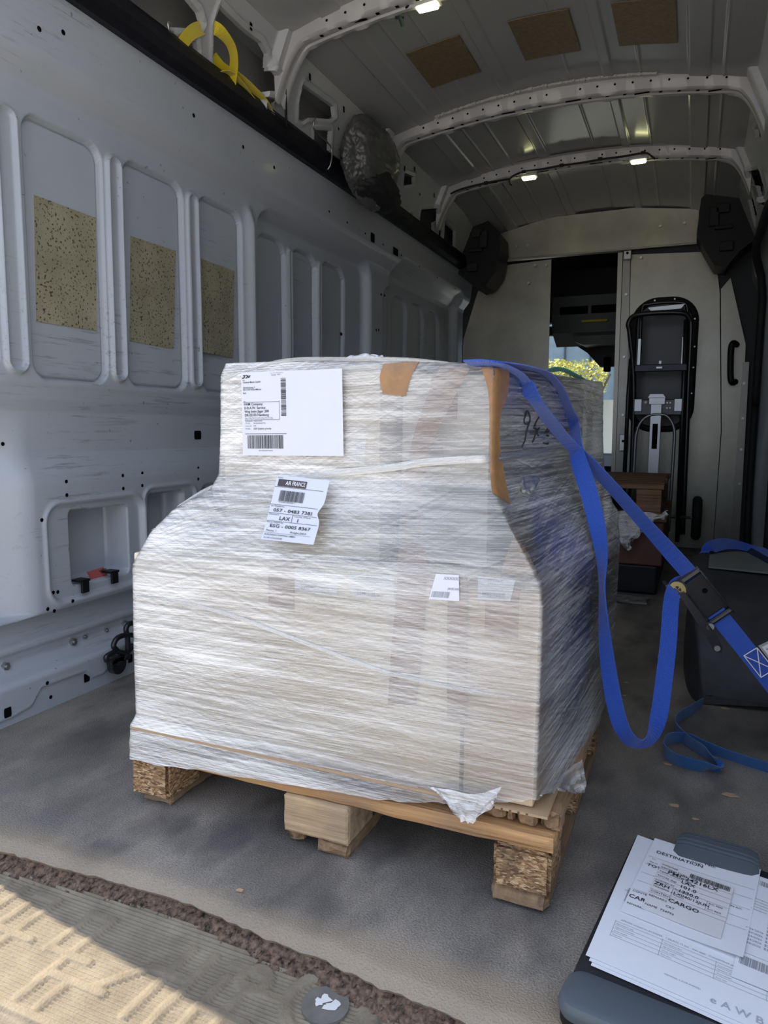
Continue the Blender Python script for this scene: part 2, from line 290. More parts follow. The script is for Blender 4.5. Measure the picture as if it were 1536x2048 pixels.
# ------------------------------------------------------------------ mesh builder
class MB:
    def __init__(self): self.v = []; self.f = []; self.mi = []; self.uv = {}; self.cur = 0
    def add(self, vs, fs, mi=None):
        o = len(self.v); self.v += [tuple(p) for p in vs]; self.f += [tuple(i + o for i in f) for f in fs]
        self.mi += [self.cur if mi is None else mi] * len(fs); return o
    def box(self, x0, x1, y0, y1, z0, z1, rz=0.0, mi=None, bev=0.0):
        if bev > 0: return self.bbox(x0, x1, y0, y1, z0, z1, bev, rz, mi)
        c = Vector(((x0 + x1) / 2, (y0 + y1) / 2, 0)); R = Matrix.Rotation(rz, 3, 'Z')
        vs = [(R @ (Vector((x, y, z)) - c)) + c for z in (z0, z1) for x, y in ((x0, y0), (x1, y0), (x1, y1), (x0, y1))]
        self.add(vs, [(0, 3, 2, 1), (4, 5, 6, 7), (0, 1, 5, 4), (1, 2, 6, 5), (2, 3, 7, 6), (3, 0, 4, 7)], mi); return self
    def bbox(self, x0, x1, y0, y1, z0, z1, bev, rz=0.0, mi=None, seg=2):
        bm = bmesh.new(); bmesh.ops.create_cube(bm, size=1)
        for v in bm.verts: v.co = Vector(((x0 + x1) / 2 + v.co.x * (x1 - x0), (y0 + y1) / 2 + v.co.y * (y1 - y0), (z0 + z1) / 2 + v.co.z * (z1 - z0)))
        bmesh.ops.bevel(bm, geom=list(bm.edges), offset=bev, segments=seg, affect='EDGES', profile=0.5)
        if rz:
            c = Vector(((x0 + x1) / 2, (y0 + y1) / 2, 0)); bmesh.ops.rotate(bm, verts=bm.verts, cent=c, matrix=Matrix.Rotation(rz, 3, 'Z'))
        bm.verts.index_update(); self.add([v.co.copy() for v in bm.verts], [[v.index for v in f.verts] for f in bm.faces], mi); bm.free(); return self
    def prism(self, pts, d, mi=None):
        """closed polygon of 3D points swept along vector d"""
        n = len(pts); d = Vector(d); a = [Vector(p) for p in pts]; b = [p + d for p in a]
        self.add(a + b, [tuple(range(n))[::-1], tuple(range(n, 2 * n))] + [(i, (i + 1) % n, n + (i + 1) % n, n + i) for i in range(n)], mi); return self
    def tube(self, pts, r, n=10, closed=False, mi=None, smooth=0):
        P = [Vector(p) for p in pts]
        if smooth: P = catmull(P, smooth)
        m = len(P); vs = []; prev = None
        for i in range(m):
            t = (P[min(i + 1, m - 1)] - P[max(i - 1, 0)]); t = t.normalized() if t.length > 1e-9 else Vector((0, 0, 1))
            if prev is None: a = t.orthogonal().normalized()
            else: a = (prev - t * prev.dot(t)).normalized()
            prev = a; bb = t.cross(a); rr = r[i * (len(r) - 1) // max(1, m - 1)] if isinstance(r, (list, tuple)) else r
            vs += [P[i] + (a * math.cos(k * 2 * math.pi / n) + bb * math.sin(k * 2 * math.pi / n)) * rr for k in range(n)]
        fs = [(i * n + k, i * n + (k + 1) % n, (i + 1) * n + (k + 1) % n, (i + 1) * n + k) for i in range(m - 1) for k in range(n)]
        fs += [tuple(range(n))[::-1], tuple((m - 1) * n + k for k in range(n))]
        self.add(vs, fs, mi); return self
    def cyl(self, c, axis, r, h, n=20, mi=None):
        c = Vector(c); a = Vector(axis).normalized(); return self.tube([c, c + a * h], r, n, mi=mi)
    def ribbon(self, pts, wid, nrm, width, thick=0.0022, smooth=0, mi=None):
        """webbing: pts centre line, wid list of width directions"""
        P = [Vector(p) for p in pts]; W = [Vector(q).normalized() for q in wid]
        if smooth: P, W = catmull(P, smooth), catmull(W, smooth)
        m = len(P); vs = []; L = [0.0]
        for i in range(1, m): L.append(L[-1] + (P[i] - P[i - 1]).length)
        for i in range(m):
            t = (P[min(i + 1, m - 1)] - P[max(i - 1, 0)]).normalized(); ww = W[i] - t * W[i].dot(t)
            ww = ww.normalized() if ww.length > 1e-6 else t.orthogonal().normalized(); n_ = t.cross(ww)
            for s1, s2 in ((-1, -1), (1, -1), (1, 1), (-1, 1)): vs.append(P[i] + ww * (s1 * width / 2) + n_ * (s2 * thick / 2))
        o = len(self.v); fs = []
        for i in range(m - 1):
            for k in range(4): fs.append((i * 4 + k, i * 4 + (k + 1) % 4, (i + 1) * 4 + (k + 1) % 4, (i + 1) * 4 + k))
        fs += [(3, 2, 1, 0), tuple((m - 1) * 4 + k for k in range(4))]
        self.add(vs, fs, mi)
        for i in range(m):
            for k in range(4): self.uv[o + i * 4 + k] = (L[i], 0.0 if k in (0, 3) else width)
        return self
    def build(self, name, mats, parent=None, smooth=False, uvs=None, sharp=None):
        root = parent
        while root is not None and root.parent is not None: root = root.parent
        if root is not None: off = Vector(root.location)
        else:
            xs = np.array(self.v, dtype=float); off = Vector(((xs[:, 0].min() + xs[:, 0].max()) / 2, (xs[:, 1].min() + xs[:, 1].max()) / 2, xs[:, 2].min()))
        me = bpy.data.meshes.new(name); me.from_pydata([Vector(p) - off for p in self.v], [], self.f)
        mats = mats if isinstance(mats, (list, tuple)) else [mats]
        for m in mats: me.materials.append(m)
        me.polygons.foreach_set('material_index', self.mi)
        if self.uv or uvs:
            lay = me.uv_layers.new(name='UVMap'); src = uvs or self.uv
            for l in me.loops: lay.data[l.index].uv = src.get(l.vertex_index, (0, 0)) if isinstance(src, dict) else src[l.vertex_index]
        if smooth: me.polygons.foreach_set('use_smooth', [True] * len(me.polygons))
        me.update()
        if smooth and sharp: me.set_sharp_from_angle(angle=math.radians(sharp))
        o = bpy.data.objects.new(name, me); C.objects.link(o)
        if parent is None: o.location = off
        else:
            o.parent = parent
            if root is not None and abs(root.rotation_euler.z) > 1e-6: o.rotation_euler.z = -root.rotation_euler.z
        return o
def catmull(P, k):
    out = []; n = len(P)
    for i in range(n - 1):
        p0, p1, p2, p3 = P[max(i - 1, 0)], P[i], P[i + 1], P[min(i + 2, n - 1)]
        for j in range(k):
            t = j / k; out.append(0.5 * ((2 * p1) + (p2 - p0) * t + (2 * p0 - 5 * p1 + 4 * p2 - p3) * t * t + (3 * p1 - p0 - 3 * p2 + p3) * t ** 3))
    out.append(P[-1].copy()); return out
def tag(o, label=None, cat=None, group=None, kind=None):
    if label: o['label'] = label
    if cat: o['category'] = cat
    if group: o['group'] = group
    if kind: o['kind'] = kind
    return o
def thing(name, loc, label, cat, group=None, kind=None):
    o = bpy.data.objects.new(name, None); C.objects.link(o); o.location = loc; o.empty_display_size = 0.05; return tag(o, label, cat, group, kind)
def struct(o): o['kind'] = 'structure'; return o
def copy_tree(o, parent=None):
    c = o.copy(); C.objects.link(c)
    if parent is not None: c.parent = parent
    for ch in list(o.children): copy_tree(ch, c)
    return c
_fonts = {}
def glyphs(txt, size, bold=0.0):
    cu = bpy.data.curves.new('t', 'FONT'); cu.body = txt; cu.size = size; cu.offset = bold; cu.resolution_u = 2
    ob = bpy.data.objects.new('t', cu); C.objects.link(ob); bpy.context.view_layer.update()
    dg = bpy.context.evaluated_depsgraph_get(); me = ob.evaluated_get(dg).to_mesh()
    vs = [v.co.copy() for v in me.vertices]; fs = [tuple(p.vertices) for p in me.polygons]
    ob.evaluated_get(dg).to_mesh_clear(); bpy.data.objects.remove(ob); bpy.data.curves.remove(cu); return vs, fs
def sheet_frame(c00, c10, c01):
    """local frame of a sheet from its lower-left, lower-right and upper-left corners; uv in 0..1"""
    o = Vector(c00); U = Vector(c10) - o; V = Vector(c01) - o; n = U.cross(V).normalized(); return o, U, V, n
class Print:
    """lettering and bars lying on a sheet; positions as fractions of the sheet"""
    def __init__(self, o, U, V, n, surf=None): self.o, self.U, self.V, self.n, self.mb, self.surf = Vector(o), Vector(U), Vector(V), Vector(n), MB(), surf
    def pt(self, u, v, h=0.0006):
        if self.surf: return self.surf(u, v, h)
        return self.o + self.U * u + self.V * v + self.n * h
    def text(self, s, u, v, size, bold=0.0, mi=0, wx=1.0, h=0.0007):
        """size = height as a fraction of the sheet height"""
        vs, fs = glyphs(s, 1.0, bold)
        k = self.V.length * size / self.U.length * wx
        self.mb.add([self.pt(u + p.x * k, v + p.y * size, h) for p in vs], fs, mi); return self
    def rect(self, u0, v0, u1, v1, mi=0, h=0.0006, div=1):
        for i in range(div):
            a, b = u0 + (u1 - u0) * i / div, u0 + (u1 - u0) * (i + 1) / div
            self.mb.add([self.pt(a, v0, h), self.pt(b, v0, h), self.pt(b, v1, h), self.pt(a, v1, h)], [(0, 1, 2, 3)], mi)
        return self
    def line(self, u0, v0, u1, v1, w=0.003, mi=0):
        if abs(u1 - u0) > abs(v1 - v0): return self.rect(u0, v0 - w / 2, u1, v0 + w / 2, mi, div=6)
        ww = w * self.V.length / self.U.length; return self.rect(u0 - ww / 2, v0, u0 + ww / 2, v1, mi)
    def bars(self, u0, v0, u1, v1, n, vertical=True, mi=0, seed=1):
        rr = random.Random(seed); x = 0.0; tot = []
        for i in range(n): a = rr.choice((1, 1, 2, 3)); g = rr.choice((1, 1, 2, 2)); tot.append((x, a)); x += a + g
        for p, a in tot:
            if vertical: self.rect(u0 + (u1 - u0) * p / x, v0, u0 + (u1 - u0) * (p + a) / x, v1, mi)
            else: self.rect(u0, v0 + (v1 - v0) * p / x, u1, v0 + (v1 - v0) * (p + a) / x, mi)
        return self

# ------------------------------------------------------------------ numeric surfaces
def sst(a, b, x): t = np.clip((x - a) / (b - a), 0, 1); return t * t * (3 - 2 * t)
def rr_sdf(y, z, y0, y1, z0, z1, r):
    qy = np.abs(y - (y0 + y1) / 2) - (y1 - y0) / 2 + r; qz = np.abs(z - (z0 + z1) / 2) - (z1 - z0) / 2 + r
    return np.sqrt(np.maximum(qy, 0) ** 2 + np.maximum(qz, 0) ** 2) + np.minimum(np.maximum(qy, qz), 0) - r
def poly_sdf(y, z, poly):
    d = np.full(y.shape, 1e9); ins = np.zeros(y.shape, bool); n = len(poly)
    for i in range(n):
        ay, az = poly[i]; by, bz = poly[(i + 1) % n]; ey, ez = by - ay, bz - az
        t = np.clip(((y - ay) * ey + (z - az) * ez) / (ey * ey + ez * ez + 1e-12), 0, 1)
        d = np.minimum(d, np.hypot(y - ay - ey * t, z - az - ez * t))
        c = ((az > z) != (bz > z)) & (y < (by - ay) * (z - az) / (bz - az + 1e-12) + ay); ins ^= c
    return np.where(ins, -d, d)
def grid_mesh(mb, X, Y, Z, mi=None, flip=False):
    r, c = X.shape; vs = np.stack([X, Y, Z], -1).reshape(-1, 3).tolist()
    i = np.arange(r - 1)[:, None] * c + np.arange(c - 1)[None, :]
    q = np.stack([i, i + 1, i + c + 1, i + c], -1).reshape(-1, 4)
    if flip: q = q[:, ::-1]
    mb.add(vs, q.tolist(), mi)

# ================================================================== THE SETTING
XL, XR, YE, YP = -1.475, 0.305, 0.80, 4.70      # side walls at the floor, loading edge, partition
XM = (XL + XR) / 2
# ---- floor with its frayed rear edge
fm = MB()
nx, ny = 360, 40
xs = np.linspace(XL - 0.06, XR + 0.06, nx)
edge = np.interp(xs, [-1.6, -1.05, -0.70, -0.45, -0.24, 0.05, 0.4], [0.795, 0.797, 0.818, 0.796, 0.776, 0.765, 0.76])
edge = edge + np.array([noise.noise(Vector((x * 22, 3, 0))) * 0.007 + noise.noise(Vector((x * 70, 9, 0))) * 0.003 for x in xs])
t = np.concatenate([np.linspace(0, 0.03, 14) ** 1.0, np.linspace(0.05, 1, ny - 14)])
Xg = np.repeat(xs[None, :], ny, 0); Yg = edge[None, :] + (YP + 0.1 - edge[None, :]) * t[:, None]
Zg = -0.010 * (1 - sst(0, 0.025, Yg - edge[None, :])) + np.zeros_like(Xg)
grid_mesh(fm, Xg, Yg, Zg)
grid_mesh(fm, np.stack([xs, xs]), np.stack([edge + 0.006, edge]), np.stack([np.full(nx, -0.018), np.full(nx, -0.010)]))
floor = struct(fm.build('floor', FLOOR, smooth=True))
# ---- crumbling core under the floor edge
km = MB(); nk = 700; xk = np.linspace(XL, XR, nk); ek = np.interp(xk, xs, edge); rows = 9
Xk = np.repeat(xk[None, :], rows, 0); s_ = np.linspace(0, 1, rows)[:, None]
nz = np.array([[noise.fractal(Vector((x * 90, r * 1.6, 1.3)), 0.7, 2.1, 5) for x in xk] for r in range(rows)])
Yk = ek[None, :] + 0.012 - 0.030 * s_ + nz * 0.011 * np.minimum(1, s_ * 3) ; Zk = -0.013 - 0.027 * s_ + nz * 0.007 * s_
grid_mesh(km, Xk, Yk, Zk)
CORE = simple('crumbled_brown_core', (0.13, 0.085, 0.058), 0.95, bscale=220, bstr=1.0, vary=0.95, vscale=130)
core = struct(km.build('floor_edge_core', CORE, parent=None, smooth=False)); core.name = 'trim_1'
# ---- moulded step (bumper tread)
sm = MB(); sy = np.arange(0.535, 0.835, 0.0013); sxx = np.arange(-1.42, 0.10, 0.0035)
SX, SY = np.meshgrid(sxx, sy)
def band(d, w): return 1 - sst(w - 0.002, w + 0.002, np.abs(d))
def seg(ax, ay, bx, by, w=0.0075):
    ex, ey = bx - ax, by - ay; tt = np.clip(((SX - ax) * ex + (SY - ay) * ey) / (ex * ex + ey * ey), 0, 1)
    return band(np.hypot(SX - ax - ex * tt, SY - ay - ey * tt), w)
fr = np.zeros_like(SX)
x = -1.38
while x < 0.05:                                     # moulded frames: slanted posts with stepped rails between
    k = int(round((x + 1.38) / 0.0375)) % 10
    if -0.50 < x < -0.30: x += 0.0375; continue
    if k in (0, 1, 2, 3, 5, 6): fr = np.maximum(fr, seg(x, 0.640 if k not in (5,) else 0.690, x + 0.006, 0.770 if k != 2 else 0.745))
    if k in (2, 5): fr = np.maximum(fr, seg(x, 0.770, x + 0.0375, 0.770)); fr = np.maximum(fr, seg(x, 0.690, x + 0.075, 0.690))
    if k in (6, 7): fr = np.maximum(fr, seg(x, 0.655, x + 0.0375 * 1.6, 0.655)); fr = np.maximum(fr, seg(x, 0.605, x + 0.003, 0.655))
    if k == 8: fr = np.maximum(fr, seg(x, 0.655, x + 0.05, 0.72)); fr = np.maximum(fr, seg(x + 0.05, 0.72, x + 0.11, 0.72))
    x += 0.0375
fr = np.maximum(fr, band(SY - 0.592, 0.007))
for (cx, cy, r) in ((-0.402, 0.755, 0.052), (-0.512, 0.757, 0.019)):
    d = np.hypot(SX - cx, SY - cy); fr = np.maximum(fr, band(d - r, 0.009)); fr = np.where(d < r - 0.012, 0.15, fr)
fr = np.maximum(fr, seg(-0.505, 0.742, -0.455, 0.742)); fr = np.maximum(fr, seg(-0.35, 0.78, -0.29, 0.70)); fr = np.maximum(fr, seg(-0.35, 0.73, -0.31, 0.66))
rib = 0.5 + 0.5 * np.cos(SY / 0.0062 * 2 * np.pi)
plain = sst(0.595, 0.600, SY)
SZ = -0.040 + np.maximum(fr * 0.0045, (rib * 0.0026) * plain * (1 - fr))
SZ = SZ - 0.10 * sst(0.0, 0.055, 0.590 - SY) ** 1.3 + 0.006 * sst(0.775, 0.80, SY)
grid_mesh(sm, SX, SY, SZ)
step = struct(sm.build('step', STEP, smooth=True)); step.name = 'trim_2'
bm_ = MB(); d0 = Vector((-0.402, 0.755, -0.038)); bm_.cyl(d0, (0, 0, 1), 0.031, 0.004, 40)
boss = bm_.build('rubber_plug', simple('worn_plug', (0.16, 0.15, 0.13), 0.7, vary=0.2, vscale=40))
tag(boss, 'round grey plug with torn white paper remnants set in the rear step', 'plug')
pm = MB()
for k in range(4):
    a = k * 1.9; c = d0 + Vector((math.cos(a) * 0.010, math.sin(a) * 0.006 + 0.003, 0.0044 + k * 0.0001)); q = []
    for j in range(11):
        th = j / 11 * 2 * math.pi; rr_ = 0.0085 + 0.010 * noise.noise(Vector((k * 3.1, j * 0.9, 0.5))); q.append(c + Vector((math.cos(th) * rr_, math.sin(th) * rr_ * 0.8, 0)))
    pm.prism(q, (0, 0, 0.0004))
pm.build('paper_remnant', PAPER2, boss)
# ---- left wall: one pressed steel surface
yy = []; y = 0.86
while y < YP + 0.06: yy.append(y); y += 0.0030 + 0.0022 * max(0, y - 1.6)
yy = np.array(yy); zz = np.concatenate([np.arange(-0.02, 0.64, 0.0042), np.arange(0.64, 1.80, 0.0042)])
WY, WZ = np.meshgrid(yy, zz)
prof = [(-0.02, -1.455), (0.090, -1.455), (0.100, -1.462), (0.104, -1.490), (0.130, -1.515), (0.150, -1.513), (0.158, -1.500), (0.172, -1.500), (0.180, -1.518), (0.228, -1.530), (0.236, -1.530), (0.240, -1.478), (0.246, -1.475), (0.565, -1.475), (0.590, -1.480), (0.640, -1.502),
        (0.665, -1.503), (0.745, -1.500), (0.775, -1.486), (0.800, -1.480), (0.812, -1.475), (1.475, -1.475), (1.50, -1.468), (1.545, -1.432), (1.565, -1.424), (1.70, -1.408), (1.80, -1.40)]
WX = np.interp(WZ, [p[0] for p in prof], [p[1] for p in prof])
back = sst(0.0, 0.22, 1.275 - WY) * 0.16 * (sst(0.24, 0.25, WZ) * (1 - sst(0.56, 0.80, WZ)))          # tray end turns away
WX = WX - back
def recess(y0, y1, z0, z1, r, depth, soft=0.006): return -depth * (1 - sst(-soft, soft, rr_sdf(WY, WZ, y0, y1, z0, z1, r)))
def groove(y0, y1, z0, z1, r, g=0.010): d_ = rr_sdf(WY, WZ, y0, y1, z0, z1, r); return -g * np.exp(-((d_ + 0.0045) / 0.0030) ** 2)
def ring(y0, y1, z0, z1, r, h, s=0.006): return h * np.exp(-(rr_sdf(WY, WZ, y0, y1, z0, z1, r) / s) ** 2)
for a, b in ((0.96, 1.190), (1.285, 1.530), (1.607, 1.862), (1.937, 2.172)): WX = WX + recess(a, b, 0.824, 1.438, 0.045, 0.015, 0.0022) + groove(a, b, 0.824, 1.438, 0.045)
for a, b in ((1.209, 1.262), (1.546, 1.591), (1.878, 1.924)): WX = WX + ring(a, b, 0.838, 1.425, 0.022, 0.014, 0.0046)
WX = WX + 0.026 * np.exp(-((WY - 2.215) / 0.022) ** 2) * (1 - sst(1.40, 1.50, WZ)) * sst(0.80, 0.86, WZ)
WX = WX + recess(2.285, 3.245, 0.80, 1.487, 0.07, 0.045, 0.018)
for a, b in ((2.335, 2.535), (2.590, 2.785), (2.835, 3.055)): WX = WX + recess(a, b, 0.82, 1.43, 0.06, 0.015, 0.004) + groove(a, b, 0.82, 1.43, 0.06, 0.012)
for a in (2.562, 2.810): WX = WX + ring(a - 0.010, a + 0.010, 0.82, 1.41, 0.010, 0.014, 0.007)
WX = WX + recess(3.505, 4.62, 0.80, 1.565, 0.09, 0.045, 0.028)
for a, b in ((3.40, 3.545), (3.625, 3.835), (3.880, 4.115), (4.180, 4.40)): WX = WX + recess(a, b, 0.82, 1.42, 0.08, 0.017, 0.005)
WX = WX + recess(1.305, 1.640, 0.262, 0.508, 0.045, 0.010, 0.004) + ring(1.297, 1.648, 0.254, 0.516, 0.05, 0.005, 0.006)
WX = WX + recess(1.655, 1.885, 0.262, 0.524, 0.035, 0.006, 0.004) + ring(1.650, 1.890, 0.257, 0.530, 0.04, 0.005, 0.006)
WX = WX + recess(1.915, 2.10, 0.262, 0.520, 0.035, 0.008, 0.004)
wob = 0.004 * np.array([noise.noise(Vector((0.3, z * 60, 0))) for z in zz])[:, None]
m1 = rr_sdf(WY, WZ, 1.382, 1.590, 0.292, 0.486, 0.012) + wob * (WY < 1.45); WX = WX - 0.085 * (1 - sst(-0.003, 0.003, m1))
m2 = rr_sdf(WY, WZ, 1.676, 1.835, 0.30, 0.508, 0.012); WX = WX - 0.085 * (1 - sst(-0.003, 0.003, m2))
m3 = rr_sdf(WY, WZ, 1.935, 2.08, 0.30, 0.505, 0.012); WX = WX - 0.085 * (1 - sst(-0.003, 0.003, m3))
sp_ = [(1.16, 0.020), (1.215, 0.028), (1.245, 0.065), (1.385, 0.062), (1.412, 0.038), (1.45, 0.036), (1.485, 0.062), (1.60, 0.065), (1.63, 0.035), (1.9, 0.035)]     # embossed step line of the sill
sl = np.interp(WY, [p[0] for p in sp_], [p[1] for p in sp_]); WX = WX - 0.006 * (1 - sst(-0.004, 0.004, WZ - sl)) * (WZ < 0.09) + 0.003 * np.exp(-((WZ - sl) / 0.004) ** 2)
dents = np.array([[noise.noise(Vector((y * 2.2, z * 2.8, 5.0))) for y in yy[::6]] for z in zz[::6]])
dn = np.kron(dents, np.ones((6, 6)))[:len(zz), :len(yy)]
k_ = np.ones(15) / 15; dn = np.apply_along_axis(lambda a: np.convolve(a, k_, 'same'), 0, dn); dn = np.apply_along_axis(lambda a: np.convolve(a, k_, 'same'), 1, dn)
WX = WX + dn * 0.004
WALLTAB = (yy, zz, WX)
def wall_at(y, z):
    i = int(np.clip(np.searchsorted(zz, z), 1, len(zz) - 1)); j = int(np.clip(np.searchsorted(yy, y), 1, len(yy) - 1)); return float(WX[i, j])
def hitwall(px, py):
    x = -1.47
    for _ in range(12): p = atX(px, py, x); x = 0.5 * x + 0.5 * wall_at(p.y, p.z)
    return atX(px, py, x)
wm = MB(); grid_mesh(wm, WX, WY, WZ, flip=False)
def hole(px, py, ry, rz, ang=0.0, mb=wm, hit=hitwall, proud=0.0012, axis='x'):
    p = hit(px, py); n = 14; q = []
    for k in range(n):
        th = 2 * math.pi * k / n; c_, s_1 = math.cos(th), math.sin(th)
        if ry < 0: c_, s_1 = max(-1, min(1, c_ * 1.35)), max(-1, min(1, s_1 * 1.35))
        q.append(p + Vector((proud, abs(ry) * c_, rz * s_1)))
    mb.add(q, [tuple(range(n))], 1)
for (px, py) in ((78, 58), (126, 65), (387, 231), (486, 294), (548, 335)): hole(px, py, 0.006, 0.006)
for (px, py) in ((5, 888), (132, 963), (245, 951), (284, 946), (396, 936), (396, 958), (133, 990), (246, 977), (284, 971), (83, 1040), (106, 1185), (115, 1184), (145, 1202), (95, 1218), (108, 1222)): hole(px, py, 0.005, 0.005)
hole(395, 870, -0.018, 0.014); hole(15, 1425, -0.010, 0.012); hole(173, 1355, -0.010, 0.012); hole(260, 1317, -0.009, 0.012)
for (px, py) in ((52, 1358), (94, 1366), (101, 1394)): hole(px, py, 0.005, 0.005)
hole(745, 471, -0.022, 0.030); hole(791, 501, -0.033, 0.024); hole(762, 589, 0.008, 0.007); hole(769, 591, 0.008, 0.007); hole(752, 660, 0.006, 0.008); hole(757, 660, 0.006, 0.008); hole(682, 668, 0.012, 0.008)
for k in range(16): p = atX(640 + k * 18, 430 + k * 11, -1.42); hole(640 + k * 18, 400 + k * 11 + 12, 0.006, 0.005) if k % 2 else None
wall_left = struct(wm.build('wall_left', [WALL, HOLE], smooth=True))
# bolts, clips in the wall
def hexbolt(px, py, r, parent, hit=hitwall, name='bolt', mat=STEEL):
    p = hit(px, py); b = MB(); b.tube([p - Vector((0.004, 0, 0)), p + Vector((r * 1.1, 0, 0))], r, 6); b.tube([p, p + Vector((r * 1.6, 0, 0))], r * 0.5, 8); return b.build(name, mat, parent)
wempty = wall_left
for (px, py) in ((8, 1332), (143, 1283), (247, 1247)): hexbolt(px, py, 0.010, wempty)
for (px, py) in ((168, 1273), (211, 1260)): hexbolt(px, py, 0.006, wempty)
for (px, py) in ((170, 1172), (229, 1154)):
    p = atX(px, py, -1.470); b = MB(); b.box(p.x - 0.004, p.x + 0.004, p.y - 0.012, p.y + 0.012, p.z - 0.018, p.z + 0.016, bev=0.002); b.box(p.x - 0.03, p.x + 0.003, p.y - 0.016, p.y + 0.016, p.z + 0.012, p.z + 0.018); b.build('clip', BLACK, wempty)
# ---- upper side sheets between rail and roof, with cut-outs
def side_x(z): return -1.405 + (z - 1.75) * 0.42
def on_side(px, py):
    z = 1.85
    for _ in range(20): p = atX(px, py, side_x(z)); z = 0.5 * z + 0.5 * p.z
    return p
cuts = [[(235, -40), (362, -20), (398, 25), (404, 46), (400, 56), (328, 52), (300, 60)], [(343, 78), (392, 84), (394, 102), (350, 96)], [(381, 118), (399, 124), (398, 140), (385, 132)],
        [(441, 13), (485, 56), (523, 86), (534, 107), (532, 142), (547, 160), (549, 178), (540, 184), (506, 183), (470, 172), (427, 142), (429, 47)], [(520, 198), (541, 202), (543, 232), (520, 216)],
        [(607, 170), (667, 213), (669, 232), (660, 237), (616, 234), (604, 242), (598, 236), (599, 206)], [(630, 261), (661, 262), (659, 300), (627, 297)], [(648, 322), (664, 326), (664, 340), (650, 332)],
        [(809, 346), (828, 354), (828, 367), (807, 370)], [(842, 420), (867, 418), (867, 480), (837, 455)], [(890, 443), (910, 462), (908, 510), (887, 490)], [(809, 434), (824, 426), (825, 452), (809, 443)], [(776, 402), (783, 406), (782, 414), (774, 410)]]
cpoly = [[(on_side(*q).y, on_side(*q).z) for q in c] for c in cuts]
uy = []; y = 0.86
while y < YP + 0.06: uy.append(y); y += 0.0045 + 0.0014 * max(0, y - 1.8)
uy = np.array(uy); uz = np.linspace(1.735, 1.99, 60); UY, UZ = np.meshgrid(uy, uz)
UD = np.zeros_like(UY); DM = np.full(UY.shape, 1e3)
for c in cpoly:
    near = (min(p[0] for p in c) - 0.1, max(p[0] for p in c) + 0.1); j0, j1 = np.searchsorted(uy, near[0]), np.searchsorted(uy, near[1])
    d = poly_sdf(UY[:, j0:j1], UZ[:, j0:j1], c) - 0.002
    DM[:, j0:j1] = np.minimum(DM[:, j0:j1], d)
UD += 0.007 * np.exp(-((DM - 0.011) / 0.005) ** 2)
for yb in (2.19, 3.03, 3.82): UD += 0.030 * (1 - sst(0.030, 0.042, np.abs(UY - yb)))
ins = DM <= 0; cut = ins[:-1, :-1] | ins[1:, :-1] | ins[:-1, 1:] | ins[1:, 1:]
rim = np.zeros(UY.shape, bool)
for dj, di in ((0, 0), (1, 0), (0, 1), (1, 1)): rim[dj:rim.shape[0] - 1 + dj, di:rim.shape[1] - 1 + di] |= cut
rim &= ~ins
gz, gy = np.gradient(DM); gz = gz / np.gradient(uz)[:, None]; gy = gy / np.gradient(uy)[None, :]; gl_ = np.hypot(gz, gy) + 1e-9
sh_ = np.where(rim, np.clip(DM, 0, 0.012), 0); UYs = UY - gy / gl_ * sh_; UZs = UZ - gz / gl_ * sh_
UX = side_x(UZs) + UD
def cut_sheet(X):
    m = MB(); grid_mesh(m, X, UYs, UZs); nc = X.shape[1]; keep = ~cut.reshape(-1); m.f = [f for f, k in zip(m.f, keep) if k]; m.mi = [0] * len(m.f)
    sgn = 1 if X[0, 0] > XM else -1; ed = {}
    for f in m.f:
        for i in range(4):
            e = (f[i], f[(i + 1) % 4]); ed[e] = 1
    for (a, b_) in list(ed):
        if (b_, a) not in ed:
            ra, ca, rb, cb2 = a // nc, a % nc, b_ // nc, b_ % nc
            if rim[ra, ca] and rim[rb, cb2]:
                A_, B_ = m.v[a], m.v[b_]; m.add([A_, B_, (B_[0] + sgn * 0.016, B_[1], B_[2]), (A_[0] + sgn * 0.016, A_[1], A_[2])], [(1, 0, 3, 2)], 0)
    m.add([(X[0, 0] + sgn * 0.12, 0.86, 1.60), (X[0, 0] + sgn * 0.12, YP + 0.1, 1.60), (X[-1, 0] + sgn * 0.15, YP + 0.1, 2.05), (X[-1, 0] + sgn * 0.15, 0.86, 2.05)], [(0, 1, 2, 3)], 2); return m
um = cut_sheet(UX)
SLOT = [(500, 52), (618, 153), (686, 218), (808, 336), (867, 390), (812, 433), (828, 338)]
for (px, py) in SLOT: hole(px, py, -0.007, 0.014, mb=um, hit=on_side, proud=0.004)
for (px, py) in ((590, 268), (541, 134), (412, 134), (560, 180), (675, 258), (673, 334), (838, 389), (795, 415)): hole(px, py, 0.006, 0.006, mb=um, hit=on_side, proud=0.005)
upper_left = struct(um.build('upper_side_sheet', [UPPER, HOLE, simple('shaded_skin_grey', (0.34, 0.34, 0.33), 0.6)], smooth=True, sharp=50)); upper_left.name = 'trim_3'  # sheet behind the cut-outs: shade inside them put into a darker grey
